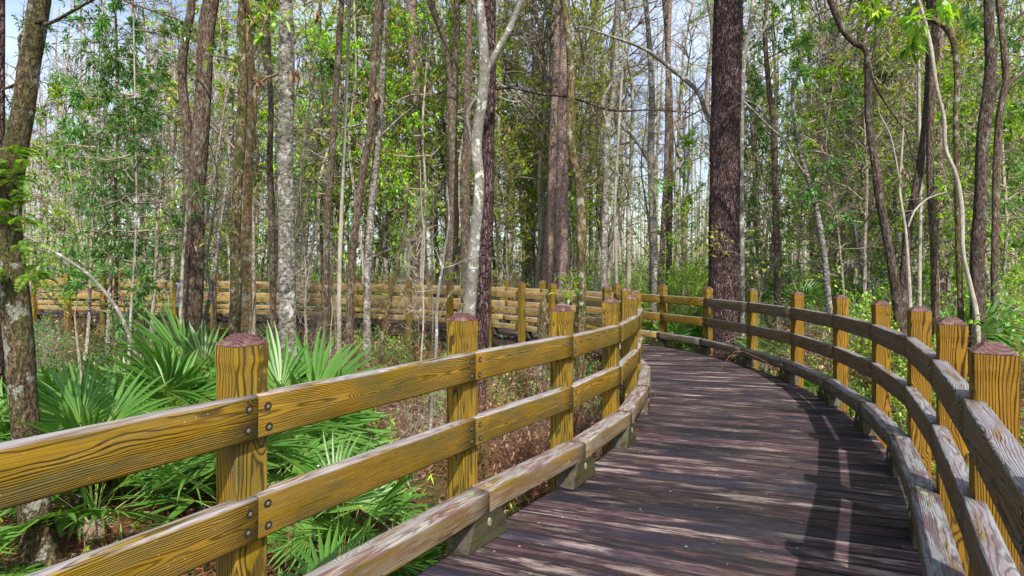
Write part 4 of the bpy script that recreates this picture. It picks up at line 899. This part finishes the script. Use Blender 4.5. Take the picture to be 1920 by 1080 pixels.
px_palm(150, 5.1, 0.85, 'palmetto between the lichen trunk and the left clump', n=(3, 4, 4))
px_palm(470, 6.2, 0.85, 'palmetto at the right end of the left clump, behind the nearest post', n=(4, 4, 3))
px_palm(1265, 12.9, 0.95, 'bright palmetto behind the outer railing left of the massive pine', n=(4, 5, 4), lift=0.1)
px_palm(1310, 13.3, 0.9, 'blue-green palmetto behind the outer railing touching the massive pine', n=(3, 5, 4), lift=0.1)
px_palm(1450, 10.9, 0.9, 'palmetto behind the outer railing between the third and fourth outer posts', n=(3, 5, 4))
px_palm(1500, 14.5, 1.1, 'palmetto standing above the outer railing right of the massive pine', n=(5, 4, 3), lift=0.5)
px_palm(1590, 15.0, 1.0, 'palmetto above the outer railing under the pale leaning trunk', n=(5, 4, 3), lift=0.4)
px_palm(1795, 9.8, 1.1, 'palmetto with one tall round fan right of the grey stem clump', n=(6, 3, 2), lift=0.35)
px_palm(1740, 10.8, 0.9, 'palmetto behind the clump of grey stems on the right', n=(5, 3, 2), lift=0.3)
px_palm(1530, 8.7, 0.6, 'little palmetto seen between the kerb rail and middle rail of the outer railing', n=(1, 4, 4))
px_palm(1640, 17, 1.1, 'distant palmetto in the green thicket above the outer railing', n=(5, 4, 3), lift=0.3)
px_palm(1395, 16.5, 1.1, 'distant palmetto just right of the massive pine', n=(5, 4, 3), lift=0.3)
px_palm(1330, 18.0, 1.1, 'distant palmetto just left of the massive pine', n=(5, 4, 3), lift=0.3)
px_palm(132, 20.9, 1.0, 'distant pale palmetto above the far rails at the left', n=(5, 4, 2), lift=0.4)
px_palm(20, 7.5, 0.9, 'palmetto behind the lichen trunk at the left edge', n=(4, 4, 3))

# ------------------------------------------------------------------ shrubs and tangles
def shrub_proto(kind, name, label, seed, h, w, twig, leaf, kleaf, lsz, nl, lev=2, kids=1.6, vines=0):
    rng = np.random.RandomState(seed); segs = []; tips = []
    for i_ in range(nl):
        az = rng.rand() * 6.28; r_ = w * 0.35 * rng.rand(); el = rng.uniform(0.5, 1.5)
        grow(rng, np.array([r_ * math.cos(az), r_ * math.sin(az), -0.05]), np.array([math.cos(az) * math.cos(el), math.sin(az) * math.cos(el), math.sin(el)]), h * rng.uniform(0.5, 1.0), 0.008, lev, segs, tips, 4, 0.25, 0.04, kids, 0.55)
    for i_ in range(vines):     # long arching canes
        p = np.array([rng.normal() * w * 0.4, rng.normal() * w * 0.4, 0.0]); d = rng.normal(size=3); d[2] = 1.5; d /= np.linalg.norm(d); Lc_ = rng.uniform(0.8, 1.8) * h
        for q in range(9):
            d = d + rng.normal(size=3) * 0.16; d[2] -= 0.26; d /= np.linalg.norm(d); p2 = p + d * Lc_ / 9; segs.append((*p, *p2, 0.0035, 0.003)); p = p2
            if p[2] < 0.02: break
    root = thing(name, label, 'shrub', (0, 0, -500))
    V, Fq = prisms(segs, 3); link('stems', new_mesh('stems', V, Fq, twig), root)
    if leaf:
        b_ = Bag(); b_.add(*rosettes(tips, rng, kleaf, lsz[0], lsz[1], droop=lsz[2])); link('foliage', b_.mesh('foliage', leaf), root)
    protos.setdefault(kind, []).append([root, False])
t_ = bark('twig_rust', (0.085, 0.034, 0.020), (0.28, 0.135, 0.085), (9, 9, 9), 'smooth', 0.0, bump=0.2)
for q in range(3): shrub_proto('bush', 'leafy_shrub', 'leafy green shrub', 700 + q, 1.3, 0.9, M['twig'], M['leafmid'], 3.6, (0.075, 0.034, 0.25), 16)
for q in range(3): shrub_proto('dbush', 'evergreen_shrub', 'dark evergreen shrub', 710 + q, 1.2, 0.9, M['twig'], M['leafdark'], 4.0, (0.075, 0.034, 0.3), 16)
for q in range(2): shrub_proto('ybush', 'yellow_green_shrub', 'yellow-green shrub', 720 + q, 1.5, 1.0, M['twigpale'], M['leafyel'], 3.0, (0.055, 0.026, 0.2), 15)
for q in range(3): shrub_proto('tangle', 'dead_brush', 'brown tangle of bare canes', 730 + q, 1.1, 1.1, t_, M['leafdead'], 0.35, (0.07, 0.035, 0.5), 15, 2, 1.7, 34)
for q in range(2): shrub_proto('ptangle', 'dead_brush', 'pale tangle of bare twigs', 740 + q, 1.5, 1.1, M['twigpale'], None, 0, (0, 0, 0), 10, 2, 1.6, 24)
for q in range(2): shrub_proto('cover', 'green_ground_plant', 'low green leafy plant', 750 + q, 0.5, 0.8, M['twig'], M['leafmid'], 4.5, (0.055, 0.03, 0.2), 22, 1, 2.0)
GROUPS.update(bush='leafy green shrubs', dbush='dark evergreen shrubs', ybush='yellow-green shrubs', tangle='brown brush tangles', ptangle='pale brush tangles', cover='low green plants')
# inside the bend
scatter('tangle', 26, 560, 1120, 4.6, 12.5, 0.6, 1.0, 1.55); scatter('ptangle', 6, 560, 1120, 6.0, 12.5, 0.5, 0.8, 1.7); scatter('cover', 16, 540, 1130, 4.8, 13.5, 0.6, 1.2, 1.6)
scatter('dbush', 12, 560, 1130, 8.0, 14.5, 0.45, 0.75, 1.7); scatter('bush', 6, 600, 1130, 8.0, 14.0, 0.4, 0.65, 1.7); scatter('dbush', 8, 0, 330, 8.0, 13.5, 0.6, 0.9, 1.8); scatter('tangle', 8, 0, 600, 7.5, 14.0, 0.6, 1.0, 1.8); scatter('ptangle', 6, 0, 600, 8.5, 14.0, 0.6, 0.9, 1.8)
for (px, dd_, kd, sc_) in [(600, 14.4, 'dbush', .75), (640, 13.6, 'tangle', .8), (670, 14.0, 'dbush', .7), (700, 13.6, 'bush', .6), (735, 13.6, 'tangle', .85), (765, 13.4, 'dbush', .7), (800, 13.2, 'ptangle', .6), (830, 12.6, 'tangle', .85), (925, 12.0, 'dbush', .7), (950, 11.4, 'bush', .55), (1000, 10.8, 'tangle', .8),
        (560, 14.6, 'tangle', .85), (520, 14.6, 'ptangle', .65), (490, 14.8, 'dbush', .7), (445, 14.8, 'ybush', .55), (410, 15.0, 'tangle', .85), (330, 15.0, 'ptangle', .6), (290, 15.0, 'dbush', .75), (250, 14.8, 'tangle', .9), (205, 14.8, 'dbush', .8), (170, 14.5, 'dbush', .7), (130, 14.5, 'bush', .65), (95, 14.5, 'tangle', .9), (60, 14.5, 'dbush', .8), (870, 12.3, 'ptangle', .6), (775, 12.4, 'cover', 1.4), (690, 12.6, 'cover', 1.4), (580, 13.4, 'cover', 1.4)]:
    place(kd, (px - 960) / F * dd_, dd_, sc_, R)
# beyond the walk
scatter('bush', 46, -60, 1980, 19.8, 42, 0.9, 1.7, 2.0); scatter('dbush', 36, -60, 1980, 19.8, 42, 0.9, 1.8, 2.0); scatter('ybush', 30, -60, 1980, 19.8, 40, 0.9, 1.7, 2.0); scatter('bush', 16, 1150, 1345, 20, 34, 1.2, 2.2, 2.0); scatter('dbush', 14, -60, 440, 24, 44, 1.6, 2.8, 2.0); scatter('ptangle', 46, -60, 1980, 19.8, 40, 0.9, 1.7, 2.0); scatter('tangle', 20, -60, 1400, 19.8, 36, 0.9, 1.6, 2.0)
# outside the bend on the right
scatter('tangle', 22, 1400, 1990, 7.0, 15.0, 0.7, 1.1, 1.75); scatter('ptangle', 16, 1400, 1990, 9.0, 20.0, 0.7, 1.2, 1.9); scatter('bush', 22, 1400, 1990, 8.5, 20.0, 0.7, 1.2, 1.9); scatter('dbush', 16, 1400, 1990, 8.5, 20.0, 0.7, 1.3, 1.9); scatter('ybush', 14, 1200, 1990, 12, 20.0, 0.7, 1.2, 1.9)
scatter('cover', 26, 1380, 1990, 6.0, 16.0, 0.7, 1.3, 1.65); scatter('bush', 6, 1180, 1420, 13.5, 20, 0.7, 1.1, 1.9)

for lst in protos.values():
    for it in lst:
        if 'stem_label' in it[0]: del it[0]['stem_label']
# ------------------------------------------------------------------ pine straw and fallen leaves on the ground
rng = np.random.RandomState(21)
def litter(name, n_, region, lz, wz, mats, lift):
    X = []; 
    while len(X) < n_:
        d = region[2] + (region[3] - region[2]) * rng.rand() ** 1.4; x = (rng.uniform(region[0], region[1]) - 960) / F * d
        X.append((x, d))
    X = np.array(X); B = np.stack([X[:, 0], X[:, 1], gz(X[:, 0], X[:, 1]) + rng.rand(n_) * lift], -1)
    D = rng.normal(size=(n_, 3)); D[:, 2] *= 0.22
    return leaves(B, D, lz, wz, rng, 0.1, 0.05)
b_ = Bag(); b_.add(*litter('', 52000, (-200, 1250, 2.0, 11.0), 0.15, 0.0045, None, 0.10), 0); b_.add(*litter('', 16000, (1350, 2100, 4.5, 12.0), 0.15, 0.005, None, 0.10), 0)
tag(link('pine_straw', b_.mesh('pine_straw', M['straw'])), 'rust-red fallen pine needles matted on the forest floor', 'pine straw', kind='stuff')
b_ = Bag(); b_.add(*litter('', 5000, (-200, 1250, 2.0, 14.0), 0.085, 0.045, None, 0.09)); b_.add(*litter('', 5000, (1200, 2100, 4.5, 20.0), 0.09, 0.05, None, 0.09)); b_.add(*litter('', 6000, (-200, 2100, 19.5, 40.0), 0.13, 0.07, None, 0.12))
tag(link('fallen_leaves', b_.mesh('fallen_leaves', M['leafdead'])), 'dry brown leaves scattered over the forest floor', 'fallen leaves', kind='stuff')
b_ = Bag()
for reg, n_, lz in (((-200, 1180, 3.2, 14.0), 3500, 0.12), ((1350, 2100, 6.0, 20.0), 10000, 0.13), ((-200, 2100, 19.5, 46.0), 22000, 0.26)):
    V, Fq = litter('', n_, reg, lz, lz * 0.16, None, 0.05); V = V.copy(); V4 = V.reshape(-1, 4, 3); up = rng.uniform(0.3, 1.0, len(V4)) * lz; V4[:, 2, 2] += up; V4[:, 1, 2] += up * 0.5; V4[:, 3, 2] += up * 0.5; b_.add(V4.reshape(-1, 3), Fq)
tag(link('ground_cover', b_.mesh('ground_cover', M['leafmid'])), 'thin green blades and seedlings sprouting through the leaf litter', 'ground cover', kind='stuff')

# ------------------------------------------------------------------ the wood beyond, one mass
rng = np.random.RandomState(31); segs = []; b_ = Bag()
for i_ in range(760):
    d = 46 + 60 * rng.rand() ** 1.1; x = (rng.uniform(-150, 2070) - 960) / F * d; z0 = float(gz(x, d)); h = rng.uniform(9, 26); r_ = rng.uniform(0.04, 0.17)
    lean = rng.normal(size=2) * 0.5; segs.append((x, d, z0 - 0.2, x + lean[0], d + lean[1], z0 + h, r_, r_ * 0.35))
    for _ in range(9):
        u = rng.uniform(0.2, 0.98); a_ = rng.rand() * 6.28; l_ = rng.uniform(1, 3); p = np.array([x + lean[0] * u, d + lean[1] * u, z0 + h * u]); segs.append((*p, *(p + np.array([math.cos(a_) * l_, math.sin(a_) * l_, rng.uniform(0.2, 1.6)])), 0.03, 0.008))
b_.add(*prisms(segs, 5), 0)
n_ = 1300; C = []
for i_ in range(n_):
    d = 46 + 52 * rng.rand(); x = (rng.uniform(-150, 2070) - 960) / F * d; px_ = 960 + x / d * F
    top = 7.0 if px_ < 430 or 1185 < px_ < 1330 else 24.0
    C.append((x, d, float(gz(x, d)) + rng.rand() ** 1.9 * top + 0.2))
C = np.array(C); k_ = 55; P_ = np.repeat(C, k_, 0) + rng.normal(size=(n_ * k_, 3)) * np.array([[1.5, 1.5, 0.9]]); mi = np.repeat(rng.choice([1, 2, 3], n_, p=[0.35, 0.5, 0.15]), k_)
V, Fq = leaves(P_, rnd_dir(rng, n_ * k_), 0.34, 0.16, rng)
for m_ in (1, 2, 3):
    sel = mi == m_; Vs = V.reshape(-1, 4, 3)[sel].reshape(-1, 3); b_.add(Vs, np.arange(len(Vs)).reshape(-1, 4), m_)
tag(link('distant_wood', b_.mesh('distant_wood', [M['fartrunk'], M['leafmid'], M['leafyel'], M['leafdark']])), 'hazy mass of trunks and foliage far behind the boardwalk', 'distant wood', kind='stuff')

# ------------------------------------------------------------------ small things
def fern_mesh(seed, Ln=0.22):
    rng = np.random.RandomState(seed); B = []; D = []; p = np.zeros(3); d = np.array([1, 0, 0.5]); d /= np.linalg.norm(d); segs = []
    for i_ in range(16):
        d = d + np.array([0, rng.normal() * 0.04, -0.10]); d /= np.linalg.norm(d); q = p + d * Ln / 16; segs.append((*p, *q, 0.0012, 0.001)); p = q
        for s_ in (-1, 1): B.append(p.copy()); D.append(np.array([d[0] * 0.35, s_ * 1.0, d[2] * 0.3 - 0.1]) * (1.0 - 0.7 * abs(i_ - 5) / 11))
    b_ = Bag(); b_.add(*prisms(segs, 3))
    B = np.array(B); D = np.array(D); ln = np.linalg.norm(D, axis=1)
    dn = D / ln[:, None]; up = np.array([0, 0, 1.0]); sv = np.cross(dn, up); sv /= np.linalg.norm(sv, axis=1)[:, None]
    Lf = (0.036 * ln)[:, None]; V = np.stack([B - sv * 0.004, B + dn * Lf * 0.5 - sv * 0.006, B + dn * Lf, B + dn * Lf * 0.5 + sv * 0.006], 1).reshape(-1, 3)
    b_.add(V, np.arange(len(V)).reshape(-1, 4)); return b_.mesh('fern_frond', M['fern'])
FM = [fern_mesh(800 + q, 0.11 + 0.02 * q) for q in range(4)]
FR = random.Random(4)
def fern(px, py, d, label, n_, sc_, az=0.0, spread=1.2):
    root = thing('fern', label, 'fern', tuple(pw(px, py, d)), 'ferns on the lichen trunk')
    for i_ in range(n_):
        a_ = az + FR.uniform(-spread, spread)
        link('frond', FM[FR.randrange(4)], root, (FR.gauss(0, 0.015), FR.gauss(0, 0.012), FR.gauss(0, 0.03)), (FR.gauss(0, 0.3), FR.uniform(-0.7, 0.4), a_), sc_ * FR.uniform(0.8, 1.2))
for i_, (px, py, n_, az, lb) in enumerate([(30, 285, 8, -0.9, 'topmost fern clump on the lichen trunk at the left edge'), (12, 320, 9, -1.6, 'fern clump just below the topmost one on the lichen trunk'), (34, 345, 7, -0.6, 'fern clump on the right flank of the lichen trunk'),
        (22, 395, 9, -1.3, 'bright fern clump halfway up the lichen trunk'), (40, 420, 8, -0.4, 'fern clump arching right from the middle of the lichen trunk'), (48, 470, 8, -0.4, 'fern clump above the lowest one on the lichen trunk'),
        (58, 515, 9, -0.3, 'lowest fern clump on the right side of the lichen trunk'), (4, 520, 7, -1.8, 'fern clump at the very left edge on the lichen trunk')]):
    fern(px, py, 3.90, lb, n_, 1.15, az)

t = NT('ribbon'); oc = t.n('TexCoord').outputs['Object']; st = t.n('TexWave', {'Vector': t.mapv(oc, (1, 1, 1)), 'Scale': 14.0, 'Distortion': 3.0}, wave_type='BANDS', bands_direction='Z').outputs['Fac']
zz = t.n('SeparateXYZ', {0: oc}).outputs[2]
c = t.mix(t.ramp(st, [(0.45, 0), (0.55, 1)]), (0.42, 0.40, 0.44), (0.12, 0.08, 0.30)); c = t.mix(t.ramp(t.math('ADD', t.math('MULTIPLY', zz, 3.0), 0.5), [(0.05, 1.0), (0.12, 0.0)]), c, (0.03, 0.28, 0.30)); M['ribbon'] = t.finish(c, 0.5)
p0 = pw(338, 553, 8.95); V = []; Fc = []
for s_ in (0, 1):
    b0 = len(V)
    for i_ in range(15):
        u = i_ / 14; z = 0.20 - u * (0.50 - 0.12 * s_); x = (0.030 * math.sin(u * 3.1) - 0.02) * (1 if s_ else -0.7) - 0.02 * u; yv = -0.05 - 0.02 * math.sin(u * 5); tw = u * 2.2 + s_
        w = 0.013; V += [(x - w * math.cos(tw), yv - w * math.sin(tw) * 0.6, z), (x + w * math.cos(tw), yv + w * math.sin(tw) * 0.6, z), (x + w * math.cos(tw), yv + 0.0015 + w * math.sin(tw) * 0.6, z), (x - w * math.cos(tw), yv + 0.0015 - w * math.sin(tw) * 0.6, z)]
    for i_ in range(14):
        for e in range(4): a_ = b0 + i_ * 4; Fc.append((a_ + e, a_ + (e + 1) % 4, a_ + 4 + (e + 1) % 4, a_ + 4 + e))
V = [(v_[0], v_[1], v_[2]) for v_ in V]
tag(link('trail_ribbon', new_mesh('trail_ribbon', V, Fc, M['ribbon']), None, tuple(p0)), 'white, purple and teal ribbon tied round the sapling left of the ridged trunk', 'ribbon')

def dead_bunch(px, py, d, label, sc_=1.0, seed=0, n_=16):
    rng = np.random.RandomState(seed); B = rng.normal(size=(n_, 3)) * np.array([0.02, 0.02, 0.03]); D = rng.normal(size=(n_, 3)) * 0.35; D[:, 2] -= 1.0
    b_ = Bag(); b_.add(*leaves(B, D, 0.14 * sc_, 0.045 * sc_, rng, 0.4, 0.2)); b_.add(*prisms([(0, 0, 0, 0.0, 0.0, 0.07 * sc_, 0.002, 0.002)], 3))
    tag(link('dead_leaf_bunch', b_.mesh('dead_leaf_bunch', M['leafdead']), None, tuple(pw(px, py, d))), label, 'dead leaves', 'hanging bunches of dead leaves')
dead_bunch(953, 238, 7.85, 'brown dead leaves dangling alone from the thin bough right of the forked grey tree', 1.0, 1, 9)
dead_bunch(483, 150, 9.3, 'rusty dead leaves hanging on the orange-stained trunk', 1.1, 2, 18)
dead_bunch(470, 30, 9.3, 'dead leaves high on the orange-stained trunk', 1.1, 3, 14)
dead_bunch(552, 135, 7.4, 'rusty dead leaves clinging to the right side of the white-barked trunk', 1.0, 4, 18)
dead_bunch(594, 24, 9.0, 'dead leaves near the top edge right of the white-barked trunk', 1.2, 5, 12)
dead_bunch(707, 180, 9.3, 'long dead vine leaves high on the pale grey slender trunk', 1.5, 6, 26)
dead_bunch(700, 150, 9.3, 'dead vine leaves on the dark slender trunk of the crossing pair', 1.3, 7, 20)
dead_bunch(355, 460, 9.2, 'pale dead leaves caught low on the ridged grey-brown trunk', 1.0, 8, 16)
dead_bunch(1065, 210, 7.5, 'orange-brown dead leaf tuft stuck on the crooked mossy trunk', 0.5, 9, 12)
dead_bunch(1698, 318, 7.3, 'pale dead leaves lodged in the fork of the small pale sapling', 0.7, 10, 12)
# leafy sprigs close to the walk
def sprig(px, py, d, label, leaf, n_, lz, wz, seed, reach=0.35):
    rng = np.random.RandomState(seed); segs = []; tips = []
    for _ in range(3): grow(rng, np.zeros(3), rng.normal(size=3) + np.array([0, 0, 0.3]), reach, 0.004, 1, segs, tips, 4, 0.3, -0.02, 1.2, 0.6)
    root = thing('leafy_sprig', label, 'sprig', tuple(pw(px, py, d)))
    V, Fq = prisms(segs, 3); link('twigs', new_mesh('twigs', V, Fq, M['twig']), root)
    b_ = Bag(); b_.add(*rosettes(tips, rng, n_, lz, wz, droop=0.4)); link('foliage', b_.mesh('foliage', leaf), root)
sprig(375, 400, 8.8, 'bright green leafy sprig growing from the ridged grey-brown trunk', M['leafmid'], 3, 0.13, 0.04, 1, 0.55)
sprig(325, 360, 8.9, 'leafy sprig reaching left from the ridged grey-brown trunk', M['leafmid'], 3, 0.13, 0.04, 2, 0.6)
sprig(1055, 548, 7.2, 'fresh green sprig hanging over the rails between the stump and the crooked mossy trunk', M['fern'], 3, 0.10, 0.045, 3, 0.3)
sprig(1390, 480, 11.3, 'light green sprig at the right edge of the massive pine', M['leafyel'], 4, 0.10, 0.04, 4, 0.6)
sprig(1345, 455, 11.2, 'light green sprig in front of the left side of the massive pine', M['leafyel'], 3, 0.10, 0.04, 5, 0.4)
sprig(525, 70, 7.3, 'leafy sprig across the top of the white-barked trunk', M['leafmid'], 3, 0.12, 0.045, 6, 0.5)
sprig(470, 100, 8.6, 'leafy sprig in front of the orange-stained trunk', M['leafmid'], 3, 0.12, 0.045, 7, 0.5)
sprig(1725, 40, 7.5, 'broad-leaved sprig hanging at the top edge above the right-hand stem clump', M['leafmid'], 5, 0.22, 0.06, 8, 0.3)
sprig(1640, 8, 7.5, 'broad-leaved sprig at the top edge above the S-shaped trunk', M['leafmid'], 4, 0.18, 0.06, 9, 0.2)
sprig(1870, 600, 7.0, 'sprig with round blue-green leaves behind the right-hand posts', M['leafdark'], 3, 0.09, 0.08, 10, 0.35)

# ------------------------------------------------------------------ copies whose words match: told apart from left to right
same = {}
for o in bpy.data.objects:
    if o.parent is None and o.get('category') and o.get('label'): same.setdefault(o['label'], []).append(o)
ORD = ['leftmost', 'second', 'third', 'fourth', 'fifth', 'sixth', 'seventh', 'eighth']
for lb, lst in same.items():
    if 2 <= len(lst) <= 8:
        lst.sort(key=lambda o: o.location.x / max(0.5, o.location.y))
        for i_, o in enumerate(lst): o['label'] = (ORD[i_] if i_ < len(lst) - 1 else 'rightmost') + ' ' + lb
